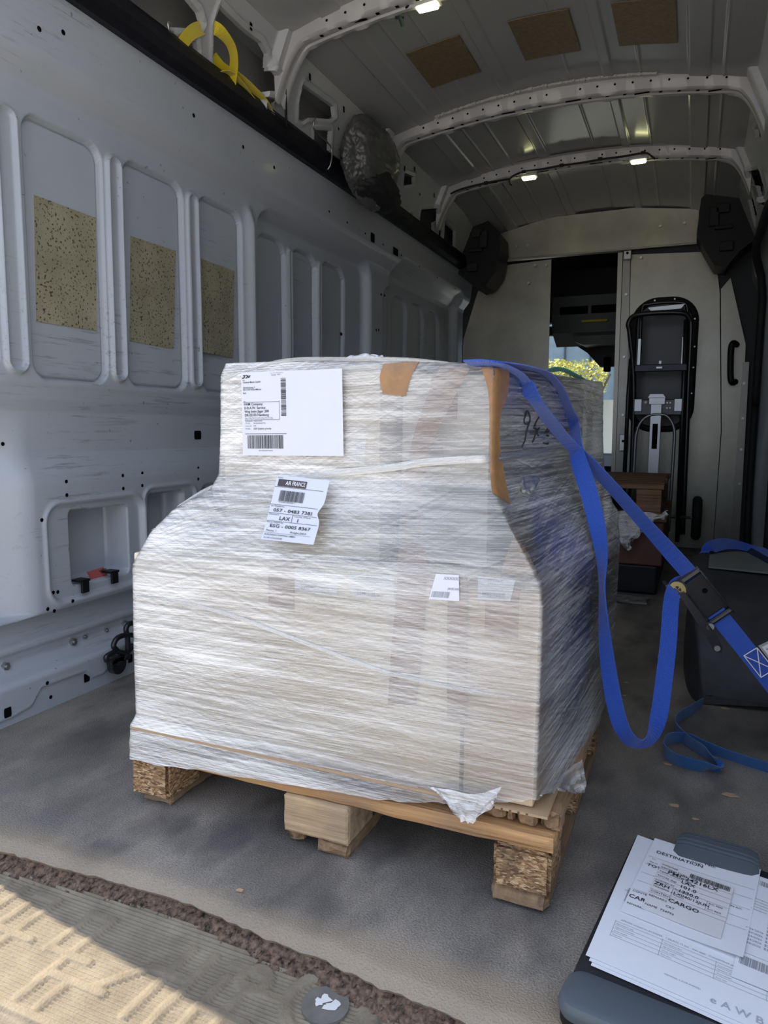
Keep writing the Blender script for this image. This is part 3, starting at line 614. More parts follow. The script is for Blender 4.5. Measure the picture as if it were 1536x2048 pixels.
# ---- right wall (mirrored pressing), with the sliding door bay
def mirx(X): return 2 * XM - X
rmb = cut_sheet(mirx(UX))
tr4 = struct(rmb.build('upper_side_sheet', [UPPER, HOLE, MATS['shaded_skin_grey']], smooth=True, sharp=50)); tr4.name = 'trim_4'
rw = MB(); ry = np.linspace(0.80, YP + 0.05, 260); rz = np.linspace(-0.02, 1.80, 120); RY, RZ = np.meshgrid(ry, rz)
RX = np.interp(RZ, [p[0] for p in [(-.02, 0), (0.22, 0), (0.6, 0), (0.8, 0), (1.475, 0), (1.56, 1), (1.8, 1)]], [1.475, 1.475, 1.475, 1.495, 1.475, 1.425, 1.40]); RX = 2 * XM + RX
for a, b in ((1.3, 1.55), (1.62, 1.87), (1.94, 2.18), (2.35, 2.6), (2.7, 2.95)): RX = RX + 0.012 * (1 - sst(-0.006, 0.006, rr_sdf(RY, RZ, a, b, 0.83, 1.44, 0.045)))
dd = rr_sdf(RY, RZ, 3.28, 4.52, 0.03, 1.66, 0.13); RX = RX + 0.11 * (1 - sst(-0.012, 0.012, dd))
grid_mesh(rw, RX, RY, RZ, flip=True)
wall_right = struct(rw.build('wall_right', simple('grey_side_door_paint', (0.33, 0.34, 0.35), 0.35, vary=0.08), smooth=True))
seal = MB(); pts = []
for k in range(61):                                   # door seal running round the opening
    th = k / 60 * 2 * math.pi; a, b, r = 0.62, 0.815, 0.13; c_, s_1 = math.cos(th), math.sin(th)
    e = (abs(c_) ** 7 + abs(s_1) ** 7) ** (-1 / 7); pts.append((0.300 - 0.065 * max(0, (0.845 + b * s_1 * e - 1.5) / 0.17), 3.90 + a * c_ * e, 0.845 + b * s_1 * e))
seal.tube(pts, 0.020, 8); sl_ = struct(seal.build('door_seal', RUBBER, smooth=True)); sl_.name = 'trim_5'
# ---- roof
CRN, DRP = 2.08, 0.095
def roof_z(x): return CRN - DRP * ((x - XM) / 0.715) ** 2
cm = MB(); rx = np.linspace(-1.33, 2 * XM + 1.33, 420)
prz = roof_z(rx)
for a, b in ((-1.167, -1.102), (-0.79, -0.745), (-0.395, -0.361), (-0.089, -0.018)):
    prz = prz - 0.006 * (sst(a - 0.004, a, rx) * (1 - sst(b, b + 0.004, rx)))
for a in (-1.03, -0.93, -0.52, -0.26, 0.03): prz = prz - 0.004 * np.exp(-((rx - a) / 0.004) ** 2)
ry2 = np.array([0.86, 1.5, 2.19, 2.6, 3.03, 3.4, 3.82, 4.2, YP + 0.1])
ry2 = np.concatenate([ry2[:-1], np.linspace(4.3, YP + 0.1, 6)]); RXg, RYg = np.meshgrid(rx, ry2); RZg = np.repeat(prz[None, :], len(ry2), 0) - 0.050 * sst(3.95, 4.75, RYg)
grid_mesh(cm, RXg, RYg, RZg, flip=True)
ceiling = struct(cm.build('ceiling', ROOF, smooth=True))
# ---- roof bows (pressed cross members that run down into the side sheets)
def bow(yb, zdrop=0.0, hw=0.038):
    m = MB(); path = []
    for k in range(-60, 61):
        u = k / 60; dx = u * 0.80; a = abs(dx)
        z = CRN - 0.058 - (DRP - 0.03) * min(1, (a / 0.69) ** 2)
        if a > 0.655: z -= ((a - 0.655) / 0.145) ** 1.8 * 0.30
        if a > 0.772: continue
        x_ = XM + dx
        if a > 0.735: pass
        path.append((x_, z, a))
    for i, (x_, z, a) in enumerate(path):
        wz = 0.0035 * math.sin(i * 0.9) * (1 if 6 < i < 108 else 0) + (0.006 if i % 17 in (3, 4, 5, 6) else 0)
        hgt = 0.060 + 0.03 * sst(0.62, 0.70, np.array(a)).item()
        sec = [(-hw - 0.022, z + hgt - 0.008), (-hw - 0.004, z + hgt - 0.012), (-hw + 0.002, z + 0.006), (-hw + 0.010, z - wz * 0.5), (-0.012, z), (-0.008, z + 0.006), (0.008, z + 0.006), (0.012, z), (hw - 0.010, z - wz * 0.5), (hw - 0.002, z + 0.006), (hw + 0.004, z + hgt - 0.012), (hw + 0.022, z + hgt - 0.008)]
        m.v += [(x_, yb + dy, zz_) for dy, zz_ in sec]
    n = 12; L = len(path)
    m.f = [(i * n + k, (i + 1) * n + k, (i + 1) * n + k + 1, i * n + k + 1) for i in range(L - 1) for k in range(n - 1)]; m.mi = [0] * len(m.f)
    for k in range(-9, 10):                            # holes and slots
        if k in (0,): continue
        dx = k * 0.066; z = CRN - 0.058 - (DRP - 0.03) * min(1, (dx / 0.69) ** 2); w_ = (0.030 if k % 4 == 1 else 0.006)
        m.add([(XM + dx - w_, yb - hw * 0.62, z - 0.0022), (XM + dx - w_, yb - hw * 0.28, z - 0.0022), (XM + dx + w_, yb - hw * 0.28, z - 0.0022), (XM + dx + w_, yb - hw * 0.62, z - 0.0022)], [(0, 1, 2, 3)], 1)
        c = Vector((XM + dx + 0.03, yb - hw - 0.0025, z + 0.028)); q = [c + Vector((math.cos(j) * 0.0045, 0, math.sin(j) * 0.0045)) for j in np.linspace(0, 2 * math.pi, 9)[:-1]]; m.add(q, [tuple(range(8))], 1)
    o = m.build('roof_bow', [BOW, HOLE], ceiling, smooth=True, sharp=40); o['kind'] = 'structure'; return o
for yb in (2.225, 3.12, 3.86): bow(yb)
sm_ = MB(); rnd = random.Random(3)
for k in range(90):                                    # cured bead of body sealant on the middle bow
    dx = -0.5 + k * 0.0098; z = roof_z(XM + dx) - 0.004; sm_.tube([(XM + dx, 3.058, z), (XM + dx + 0.011, 3.056 + rnd.uniform(-.003, .003), z - 0.002)], rnd.uniform(0.004, 0.009), 6)
o = sm_.build('sealant_bead', simple('grey_sealant', (0.5, 0.49, 0.47), 0.7), ceiling)
# ---- front partition (aluminium sheets at y = 4.7)
part = thing('wall_front', (XM, YP, 0), None, None, kind='structure')
def panel(name, poly, y, th, mat, parent=part):
    m = MB(); m.prism([(x, y, z) for x, z in poly], (0, th, 0)); o = m.build(name, mat, parent); o['kind'] = 'structure'; return o
panel('header_panel', [(-1.219, 1.790), (-0.043, 1.788), (-0.045, 1.977), (-0.399, 2.022), (-0.902, 2.018), (-1.219, 1.950)], YP - 0.02, 0.004, ALU)
m = MB(); m.box(-1.219, -0.043, YP - 0.035, YP + 0.01, 1.779, 1.790, bev=0.002); m.build('header_lip', ALU2, part)
m = MB(); m.box(-1.35, 0.12, YP + 0.012, YP + 0.03, 1.80, 2.03); m.box(-0.47, XR + 0.1, YP + 0.014, YP + 0.03, -0.02, 1.80); m.build('light_stop_sheet', DARKGREY, part)
# backing sheet added to stop light leaks; must not close the door opening
panel('left_panel', [(-1.475, 0.0), (-0.876, 0.0), (-0.885, 1.770), (-1.22, 1.755), (-1.36, 1.60), (-1.45, 1.3)], YP, 0.006, ALU)
panel('door_post', [(-0.462, 0.0), (-0.440, 0.0), (-0.455, 1.768), (-0.482, 1.768)], YP - 0.03, 0.03, ALU)
panel('door_rail', [(-0.440, 0.0), (-0.375, 0.0), (-0.412, 1.762), (-0.452, 1.762)], YP - 0.018, 0.012, ALU2)
panel('right_panel', [(-0.378, 0.0), (0.135, 0.0), (0.140, 0.70), (0.090, 1.50), (0.052, 1.735), (-0.408, 1.756)], YP - 0.006, 0.006, ALU)
panel('side_panel', [(0.138, 0.0), (0.262, 0.0), (0.242, 1.20), (0.142, 1.58), (0.095, 1.52), (0.145, 0.70)], YP - 0.010, 0.006, ALU)
panel('corner_angle', [(0.225, 0.0), (0.275, 0.0), (0.265, 1.10), (0.232, 1.10)], YP - 0.022, 0.012, ALU2)
rv = [(-1.18, 1.73), (-0.98, 1.735), (-0.91, 1.73), (-1.02, 1.63), (-0.35, 1.73), (0.0, 1.72), (-1.10, 1.86), (-1.03, 1.86), (-0.25, 1.90), (-0.12, 1.905), (-0.425, 1.52), (-0.42, 1.15), (-0.412, 0.80), (0.245, 0.98), (0.25, 0.78), (0.252, 0.60), (0.255, 0.40)]
for (x_, z_) in rv:
    m = MB(); m.cyl((x_, YP - 0.034, z_), (0, 1, 0), 0.0075, 0.03, 10); m.build('rivet', STEEL, part)
for (x_, z_) in ((-0.425, 1.745), (-0.402, 0.63)):
    m = MB(); m.box(x_ - 0.022, x_ + 0.022, YP - 0.06, YP - 0.03, z_ - 0.05 if z_ < 1 else z_ - 0.025, z_ + 0.05 if z_ < 1 else z_ + 0.025, bev=0.003); l = m.build('door_latch', STEEL, part)
    m = MB(); m.cyl((x_, YP - 0.064, z_ + 0.01), (0, 1, 0), 0.008, 0.01, 10); m.build('latch_hole', HOLE, l)
# window in the right hand sheet, black rubber frame and dark pane
def rrect(x0, x1, z0, z1, r, y, n=8):
    out = []
    for cx, cz, a0 in ((x1 - r, z1 - r, 0), (x0 + r, z1 - r, 90), (x0 + r, z0 + r, 180), (x1 - r, z0 + r, 270)):
        for k in range(n + 1): a = math.radians(a0 + 90 * k / n); out.append(Vector((cx + r * math.cos(a), y, cz + r * math.sin(a))))
    return out
m = MB(); fr_o = rrect(-0.372, -0.030, 0.715, 1.475, 0.13, YP - 0.015); m.tube(fr_o + [fr_o[0]], 0.019, 8)
win = MB(); win.prism(rrect(-0.37, -0.032, 0.718, 1.472, 0.13, YP - 0.012), (0, 0.004, 0)); wino = win.build('window_1', simple('dark_window_pane', (0.03, 0.031, 0.03), 0.35, vary=0.1)); struct(wino); m.build('window_frame', RUBBER, wino)
for (x_, z_) in ((-0.26, 1.478), (-0.15, 1.48), (-0.035, 1.36), (-0.028, 1.2), (-0.028, 1.08), (-0.03, 0.93)):
    m = MB(); m.cyl((x_, YP - 0.037, z_ - 0.004), (0, 1, 0), 0.005, 0.012, 8); m.build('screw', STEEL, wino)
m = MB(); m.tube([(0.195, YP - 0.02, 1.20), (0.175, YP - 0.07, 1.205), (0.165, YP - 0.075, 1.17), (0.170, YP - 0.075, 1.03), (0.180, YP - 0.07, 0.985), (0.20, YP - 0.02, 0.99)], 0.017, 10, smooth=5)
tag(m.build('grab_handle', BLACK, smooth=True), 'black plastic grab handle on the aluminium partition by the side door seal', 'handle')

# ---- cab beyond the partition
cab = MB()
cab.box(-1.52, 0.35, YP + 0.03, 6.3, 1.98, 2.02); cab.box(-1.56, -1.52, YP + 0.03, 6.6, -0.2, 2.0); cab.box(0.35, 0.39, YP + 0.03, 6.6, -0.2, 2.0)
cab.box(-1.52, 0.35, 6.08, 6.12, 1.62, 2.0); cab.box(-1.52, 0.35, YP, 7.4, -0.24, -0.2)
cabo = struct(cab.build('wall_cab', DARKGREY)); 
dm = MB(); dm.prism([(-1.52, 6.0, -0.2), (-1.52, 5.95, 0.42), (-1.52, 6.2, 0.50), (-1.52, 7.3, 0.42), (-1.52, 7.3, -0.2)], (1.87, 0, 0)); dash = dm.build('dashboard', BLACK)
tag(dash, 'black dashboard seen past the partition door opening', 'dashboard')
wg = MB(); wg.add([(-1.45, 7.15, 0.45), (0.28, 7.15, 0.45), (0.28, 6.12, 1.64), (-1.45, 6.12, 1.64)], [(0, 1, 2, 3)]); ws = struct(wg.build('window_2', GLASS))
wf = MB()
for (a, b) in (((-1.47, 7.16, 0.44), (-1.47, 6.10, 1.66)), ((0.30, 7.16, 0.44), (0.30, 6.10, 1.66)), ((-1.47, 6.10, 1.60), (0.30, 6.10, 1.60)), ((-1.47, 7.16, 0.45), (0.30, 7.16, 0.45))): wf.tube([a, b], 0.035, 8)
wf.build('window_frame', BLACK, ws)
cb = thing('roof_console', (-0.85, 5.6, 1.35), 'grey overhead console with two open trays above the windscreen', 'console')
m = MB(); prof_ = [(5.75, 1.34), (5.55, 1.42), (5.5, 1.55), (5.52, 1.68), (6.1, 1.70), (6.1, 1.42)]
m.prism([(-1.02, y_, z_) for y_, z_ in prof_], (0.85, 0, 0)); m.build('console_body', CONS, cb)
for (a, b) in ((-0.96, -0.76), (-0.735, -0.50)):
    m = MB(); m.box(a, b, 5.485, 5.50, 1.545, 1.60, bev=0.004); m.build('tray_opening', HOLE, cb)
m = MB(); m.box(-0.80, -0.62, 5.49, 5.52, 1.485, 1.50); m.build('warning_sticker', YELS, cb)
m = MB(); m.prism([(-0.90, 5.6, 1.46), (-0.86, 5.6, 1.36), (-0.80, 5.6, 1.335), (-0.50, 5.6, 1.335), (-0.50, 5.6, 1.46)], (0, 0.4, 0)); m.build('lamp_housing', CONS, cb)
m = MB(); m.box(-1.30, -0.88, 5.95, 6.0, 1.455, 1.53, bev=0.01); vis = m.build('sun_visor', CONS); tag(vis, 'grey sun visor folded along the top of the windscreen', 'visor')
rm = thing('rear_view_mirror', (-0.68, 5.8, 1.25), 'black mirror mount hanging in front of the windscreen', 'mirror')
m = MB(); m.prism([(-0.98, 5.85, 1.42), (-0.50, 5.85, 1.42), (-0.50, 5.85, 1.30), (-0.60, 5.85, 1.19), (-0.70, 5.85, 1.19), (-0.80, 5.85, 1.30)], (0, 0.05, 0)); m.build('mirror_housing', BLACK, rm)
m = MB(); m.box(-0.67, -0.62, 5.80, 5.86, 1.15, 1.26, bev=0.008); m.build('camera_stalk', HOLE, rm)
st = MB(); st.box(-0.86, -0.60, 5.0, 5.5, -0.2, 0.30, bev=0.04); seat = st.build('cab_seat', BLACK); tag(seat, 'dark cab seat glimpsed low through the partition opening', 'seat')
cp = MB(); cp.tube([(-0.585, 5.2, 0.30), (-0.585, 5.2, 0.37), (-0.585, 5.2, 0.40)], 0.035, 14); cp_ = cp.build('drinks_can', [simple('red_blue_can', (0.25, 0.04, 0.06), 0.3)]); tag(cp_, 'small dark red can standing on the seat beyond the partition door', 'can')
# ---- outside
gm = MB(); gm.add([(-60, -60, -0.68), (60, -60, -0.68), (60, 60, -0.68), (-60, 60, -0.68)], [(0, 1, 2, 3)]); struct(gm.build('ground', ASPH))
bm2 = MB(); bm2.box(-14, 9, 15.0, 15.5, -0.68, 5.5)
for k in range(46): bm2.box(-14 + k * 0.5, -13.97 + k * 0.5, 14.96, 15.0, -0.68, 5.5, mi=1)
tag(bm2.build('warehouse_wall', [BLDG, simple('panel_joint', (0.07, 0.09, 0.10), 0.8)]), 'grey blue ribbed cladding of the building ahead of the windscreen', 'building')
lw = MB(); lw.box(-8, 6, 12.6, 12.8, -0.68, 1.20); struct(lw.build('boundary_wall', LOWW))
hg = thing('hedge', (-2.1, 12.2, -0.68), 'sunlit yellow green clipped hedge outside the windscreen', 'hedge')
rnd = random.Random(11); lm = MB()
for k in range(3800):
    x_ = rnd.uniform(-3.4, -1.38); y_ = rnd.uniform(12.0, 12.7); z_ = rnd.uniform(1.38 + 0.10 * math.sin(x_ * 7), 1.80 + 0.05 * math.sin(x_ * 5))
    if x_ > -1.9 and x_ < -1.38: z_ = rnd.uniform(1.30, 1.82) if rnd.random() < .5 else z_
    if abs(x_ + 1.62) < 0.13: z_ = rnd.uniform(1.18, 1.82)
    c = Vector((x_, y_, z_)); a = Vector((rnd.gauss(0, 1), rnd.gauss(0, 1), rnd.gauss(0, 1))).normalized() * rnd.uniform(.015, .035); b = a.orthogonal().normalized() * rnd.uniform(.012, .024)
    lm.add([c - a, c + b, c + a, c - b], [(0, 1, 2, 3)])
lf = lm.build('foliage', LEAF, hg)
tm = MB(); tm.tube([(-1.62, 12.3, -0.68), (-1.60, 12.3, 0.8), (-1.64, 12.35, 1.5)], 0.05, 8)
for k in range(5): tm.tube([(-1.62, 12.3, 0.9), (-1.62 + (k - 2) * 0.16, 12.3 + rnd.uniform(-.1, .1), 1.6)], 0.02, 6)
tm.build('stem', BARK, hg)
# ---- outer body skin that keeps daylight out of the load bay
ob = MB()
ob.box(XL - 0.14, XL - 0.11, 0.855, 6.6, -0.25, 2.0); ob.box(XR + 0.11 + 0.03, XR + 0.17, 0.78, 6.6, -0.25, 2.0)
ob.box(XL - 0.14, XR + 0.17, 0.855, 6.15, 2.14, 2.18); ob.box(XL - 0.14, XR + 0.17, 0.84, 6.6, -0.10, -0.06)
ob.box(XL - 0.14, XL + 0.10, 0.855, 6.15, 1.99, 2.14); ob.box(XR - 0.07, XR + 0.17, 0.72, 6.15, 1.99, 2.14)
ob.box(XL - 0.14, XL - 0.02, 0.855, 0.90, -0.25, 2.1); ob.box(XR + 0.02, XR + 0.17, 0.74, 0.82, -0.25, 2.1)
body = struct(ob.build('van_body', simple('grey_outer_paint', (0.45, 0.47, 0.5), 0.3))); body.name = 'wall_back'
# ---- black cab roof brackets at both top corners
BRK = [(-1.475, 2.03), (-1.27, 2.03), (-1.235, 1.98), (-1.155, 1.885), (-1.150, 1.80), (-1.175, 1.66), (-1.235, 1.585), (-1.29, 1.57), (-1.40, 1.66), (-1.475, 1.72)]
def bracket(name, poly, label):
    t = thing(name, (poly[0][0], 4.5, poly[0][1]), label, 'bracket', 'corner brackets at the top of the partition')
    m = MB(); m.prism([(x_, 4.44, z_) for x_, z_ in poly], (0, 0.22, 0)); m.build('bracket_body', BLACK, t)
    s = 1 if poly[1][0] > poly[0][0] else -1; x0 = poly[1][0]
    for (dx, z_, w_, h_) in ((-0.02, 1.90, 0.07, 0.05), (-0.03, 1.80, 0.09, 0.02), (-0.05, 1.70, 0.07, 0.05), (0.02, 1.86, 0.05, 0.10)):
        m = MB(); cx = x0 + s * dx; m.box(cx - w_ / 2, cx + w_ / 2, 4.415, 4.45, z_ - h_ / 2, z_ + h_ / 2, bev=0.006); m.build('stiffening_rib', RUBBER, t)
    return t
bracket('roof_bracket', BRK, 'black moulded bracket at the upper left end of the partition')
bracket('roof_bracket', [(0.26, 2.05), (0.055, 2.06), (0.03, 2.03), (-0.035, 1.965), (-0.048, 1.78), (0.0, 1.69), (0.05, 1.605), (0.11, 1.59), (0.17, 1.67), (0.26, 1.74)], 'black moulded bracket at the upper right end of the partition')
# ---- sound deadening pads
def pad_wall(pp, label):
    P = [hitwall(*p) for p in pp]; m = MB(); m.prism([p + Vector((0.0005, 0, 0)) for p in P], (0.0022, 0, 0)); return tag(m.build('sound_deadening_pad', PAD), label, 'pad', 'pads on the left wall')
pad_wall([(67, 390), (190, 436), (192, 662), (72, 643)], 'leftmost and largest speckled beige pad on the left wall panels')
pad_wall([(260, 472), (350, 502), (346, 698), (259, 682)], 'speckled beige pad in the second wall panel, small gouge below its middle')
pad_wall([(400, 517), (468, 543), (465, 716), (397, 703)], 'rightmost speckled beige pad on the left wall, partly behind the wrapped load')
def pad_roof(x0, x1, label):
    m = MB(); xs_ = np.linspace(x0, x1, 9); vs = []
    for x_ in xs_:
        for y_ in (2.545, 2.825): vs.append((x_, y_, roof_z(x_) - 0.0075)); vs.append((x_, y_, roof_z(x_) - 0.0045))
    fs = []
    for i in range(8):
        a, b = i * 4, (i + 1) * 4; fs += [(a, b, b + 2, a + 2), (a + 1, a + 3, b + 3, b + 1), (a, a + 1, b + 1, b), (a + 2, b + 2, b + 3, a + 3)]
    fs += [(0, 2, 3, 1), (32, 33, 35, 34)]; m.add(vs, fs); return tag(m.build('ceiling_pad', PAD2), label, 'pad', 'pads under the roof')
pad_roof(-1.020, -0.823, 'leftmost of the three square brown pads on the ceiling')
pad_roof(-0.652, -0.452, 'middle one of the three square brown pads on the ceiling')
pad_roof(-0.318, -0.125, 'rightmost of the three square brown pads on the ceiling')
# ---- lamps
def lamp(px, py, z, label, yrot=0.0, L=0.034):
    p = atZ(px, py, z); t = thing('ceiling_lamp', p, label, 'lamp', 'led lamps on the roof bows')
    m = MB(); m.box(p.x - L - 0.012, p.x + L + 0.012, p.y - 0.024, p.y + 0.024, p.z, p.z + 0.024, bev=0.008); m.build('lamp_base', BOW, t)
    m = MB(); m.box(p.x - L, p.x + L, p.y - 0.017, p.y + 0.017, p.z - 0.010, p.z + 0.002, bev=0.006); m.build('diffuser', LED, t); return t
lamp(855, 12, 2.015, 'glowing LED lamp on the nearest roof bow at the top of the view')
lamp(1058, 355, 2.000, 'left glowing LED lamp on the far roof bow')
lamp(1277, 322, 2.005, 'right glowing LED lamp on the far roof bow')
# ---- cables
def bow_pt(px, py, yb, dz=0.0): return atY(px, py, yb)
c = MB(); c.tube([atZ(825, -8, 2.05), atZ(815, 12, 2.015), atZ(798, 28, 2.02), atZ(770, 24, 2.02), atZ(735, 27, 2.02), atZ(700, 38, 2.02), atZ(660, 52, 2.01), atZ(625, 67, 2.00), atZ(600, 82, 1.985)] + [atX(582, 108, -1.30), atX(571, 130, -1.315), atX(571, 190, -1.335), atX(572, 230, -1.35), atX(573, 262, -1.365)], 0.0048, 7, smooth=5)
cab1 = c.build('lamp_cable', BLACK, smooth=True); tag(cab1, 'black cable running along the nearest roof bow and down the side', 'cable')
g = MB(); g.tube([atZ(797, 27, 2.012), atZ(806, 52, 1.985)], 0.007, 8); g.tube([atZ(790, 30, 2.012), atZ(808, 30, 2.012)], 0.012, 8); g.build('cable_plug', simple('green_black_plug', (0.02, 0.04, 0.03), 0.5), cab1)
far = [(1310, 318), (1302, 312), (1288, 306), (1245, 313), (1200, 319), (1160, 326), (1122, 331), (1085, 338), (1045, 344)]
c = MB(); c.tube([atY(*q, 3.815) for q in far] + [atY(1022, 355, 3.815), atY(1020, 366, 3.82), atY(1024, 370, 3.83)], 0.0048, 7, smooth=5)
c.tube([atY(1020, 358, 3.815), atY(972, 366, 3.81), atY(930, 376, 3.80), atY(908, 384, 3.80), atX(893, 394, -1.31), atX(884, 410, -1.33), atX(882, 440, -1.345), atX(878, 480, -1.375)], 0.0048, 7, smooth=5)
cab2 = c.build('lamp_cable', BLACK, smooth=True); tag(cab2, 'black cable along the far roof bow between its two lamps', 'cable')
for q in ((1286, 306), (1200, 318), (1123, 331), (1048, 344), (972, 366)): 
    g = MB(); p = atY(*q, 3.812); g.box(p.x - 0.010, p.x + 0.010, p.y - 0.006, p.y + 0.006, p.z - 0.008, p.z + 0.008, bev=0.002); g.build('cable_clip', BLACK, cab2)
# ---- long black rail under the cut-outs
r = MB(); ya, yb = 0.86, 4.44
prf = [(-1.415, 1.700), (-1.385, 1.698), (-1.362, 1.710), (-1.357, 1.735), (-1.366, 1.768), (-1.380, 1.788), (-1.415, 1.792)]
for i in range(2):
    y0_, y1_ = ((ya, 2.60), (2.603, yb))[i]; r.prism([(x_, y0_, z_) for x_, z_ in prf], (0, y1_ - y0_, 0))
rail = r.build('load_rail', RAILM); tag(rail, 'long black coated rail running the length of the left wall', 'rail')
k = MB(); k.tube([on_side(617, 236) + Vector((0.03, 0, 0)), on_side(609, 262) + Vector((0.04, 0, 0)), Vector((-1.352, 2.60, 1.79)), Vector((-1.35, 2.60, 1.73)), Vector((-1.365, 2.60, 1.705))], 0.0035, 6, smooth=4)
hk = k.build('wire_hook', STEEL, smooth=True); tag(hk, 'thin wire hook looped over the black rail near the middle', 'hook')
k = MB(); k.tube([on_side(328, 70) + Vector((0.03, 0, 0)), on_side(318, 66) + Vector((0.035, 0, 0)), on_side(318, 50) + Vector((0.03, 0, 0)), on_side(330, 50) + Vector((0.02, 0, 0))], 0.004, 6, smooth=4)
hk = k.build('wire_hook', STEEL, smooth=True); tag(hk, 'bent wire hook left of the yellow strap above the rail', 'hook')
# ---- yellow strap in the cut-outs
def strap(name, mat, path, width, label, cat, group=None, twist=None, smooth=7, thick=0.0022, parent=None):
    """path = world points; the band faces the open rear doors unless twist (degrees) says otherwise"""
    P = [Vector(p) for p in path]; W = []; last = None
    for i, p in enumerate(P):
        t_ = (P[min(i + 1, len(P) - 1)] - P[max(i - 1, 0)]).normalized(); v_ = (p - CAM).normalized(); w_ = v_.cross(t_).normalized()
        if last is not None and w_.dot(last) < 0: w_ = -w_
        last = w_.copy()
        if twist: w_ = Matrix.Rotation(math.radians(twist[i]), 3, t_) @ w_
        W.append(w_)
    m = MB(); m.ribbon(P, W, None, width, thick, smooth); o = m.build(name, mat, parent)
    if parent is None: tag(o, label, cat, group)
    return o
def ys(px, py, off): p = on_side(px, py); return atX(px, py, p.x + (off * 0.35 if off > 0 else off))
ystr = thing('tie_down_strap', on_side(450, 150) + Vector((0.04, 0, 0)), 'yellow webbing strap stuffed behind the black rail', 'strap')
strap('webbing', YEL, [ys(352, 118, 0.035), ys(362, 92, 0.035), ys(382, 66, 0.03), ys(402, 56, 0.0), ys(415, 52, -0.03), ys(430, 56, 0.01), ys(445, 68, 0.035), ys(462, 92, 0.045), ys(468, 120, 0.045), ys(465, 150, 0.04), ys(456, 178, 0.03), ys(446, 190, 0.01)], 0.036, '', '', twist=[20, 30, 25, 0, 0, 10, 30, 45, 50, 40, 0, 0], parent=ystr)
strap('webbing', YEL, [ys(425, 112, -0.03), ys(445, 135, -0.01), ys(475, 152, 0.02), ys(505, 180, 0.03), ys(530, 205, 0.035), ys(543, 232, 0.03), ys(545, 250, 0.02)], 0.030, '', '', twist=[0, 20, 40, 20, 45, 50, 30], parent=ystr)
strap('webbing', YEL, [ys(430, 160, 0.01), ys(440, 148, 0.03), ys(458, 146, 0.04), ys(478, 165, 0.04), ys(500, 190, 0.035), ys(520, 215, 0.03)], 0.030, '', '', twist=[60, 70, 60, 50, 70, 70], parent=ystr)
b = MB(); p = ys(512, 206, 0.02); b.box(p.x - 0.03, p.x - 0.002, p.y - 0.05, p.y + 0.05, p.z - 0.02, p.z + 0.02, bev=0.006); b.build('ratchet', BLKMET, ystr); b = MB(); p = ys(446, 162, 0.0); b.box(p.x - 0.015, p.x + 0.015, p.y - 0.03, p.y + 0.03, p.z - 0.02, p.z + 0.02, bev=0.006); b.build('strap_roll', BLKMET, ystr)
# ---- bundle of tarpaulin
def blob(c, rx_, ry_, rz_, seed, amp=0.18, fine=0.06, sub=6):
    bm = bmesh.new(); bmesh.ops.create_icosphere(bm, subdivisions=sub, radius=1.0)
    for v in bm.verts:
        n_ = v.co.normalized(); d = 1 + amp * noise.noise(n_ * 1.3 + Vector((seed, 0, 0))) + fine * abs(noise.noise(Vector((n_.x * 3.0, n_.y * 3.0, n_.z * 7)) + Vector((seed, 3, 0)))) * 1.6 - 0.03 * abs(noise.noise(Vector((n_.x * 6, n_.y * 6, n_.z * 12)))) + 0.02 * noise.noise(n_ * 20)
        v.co = Vector((n_.x * rx_, n_.y * ry_, n_.z * rz_)) * d + c
    bm.verts.index_update(); vs = [v.co.copy() for v in bm.verts]; fs = [[v.index for v in f.verts] for f in bm.faces]; bm.free(); return vs, fs
c0 = atX(742, 328, -1.285)
b = MB(); b.add(*blob(c0, 0.085, 0.215, 0.165, 4.2, 0.22, 0.05)); tb = thing('tarpaulin_bundle', c0, 'crumpled dark grey tarpaulin bundle jammed behind the black rail', 'tarpaulin')
b.build('folded_sheet', TARP, tb, smooth=True)
b = MB(); b.add(*blob(c0 + Vector((0.02, 0.02, -0.095)), 0.07, 0.17, 0.085, 9.1, 0.2, 0.10, 5)); b.build('black_lining', RUBBER, tb, smooth=True)
b = MB(); q = c0 + Vector((-0.02, -0.16, 0.10)); b.prism([q, q + Vector((0, 0.09, 0.06)), q + Vector((0, 0.12, -0.01)), q + Vector((0, 0.02, -0.08))], (0.01, 0, 0)); b.build('loose_corner', RUBBER, tb)
# ---- tie down ring on the left
tr = thing('tie_down_ring', (-1.44, 1.46, 0.08), 'dark iron lashing ring bolted to the lower left sill', 'ring')
def sxp(px, py, x_=-1.43): return atX(px, py, x_)
b = MB(); p = sxp(228, 1328, -1.445); b.cyl(p, (1, 0, 0), 0.026, 0.020, 18); b.cyl(p, (1, 0, 0), 0.012, 0.03, 6); b.box(p.x, p.x + 0.02, p.y - 0.03, p.y + 0.045, p.z + 0.004, p.z + 0.024, bev=0.004); b.build('mounting_plate', BLKMET, tr)
b = MB(); b.tube([sxp(214, 1322), sxp(213, 1313), sxp(230, 1303), sxp(233, 1300), sxp(227, 1292), sxp(233, 1278), sxp(246, 1271), sxp(262, 1270), sxp(272, 1272)], 0.0075, 8, smooth=5)
b.tube([sxp(247, 1320), sxp(255, 1305), sxp(264, 1294), sxp(262, 1292), sxp(254, 1304), sxp(244, 1305), sxp(233, 1302)], 0.0075, 8, smooth=5); b.tube([sxp(256, 1300), sxp(255, 1275), sxp(252, 1258), sxp(258, 1248), sxp(270, 1246)], 0.0075, 8, smooth=5); b.build('hook', BLKMET, tr, smooth=True)
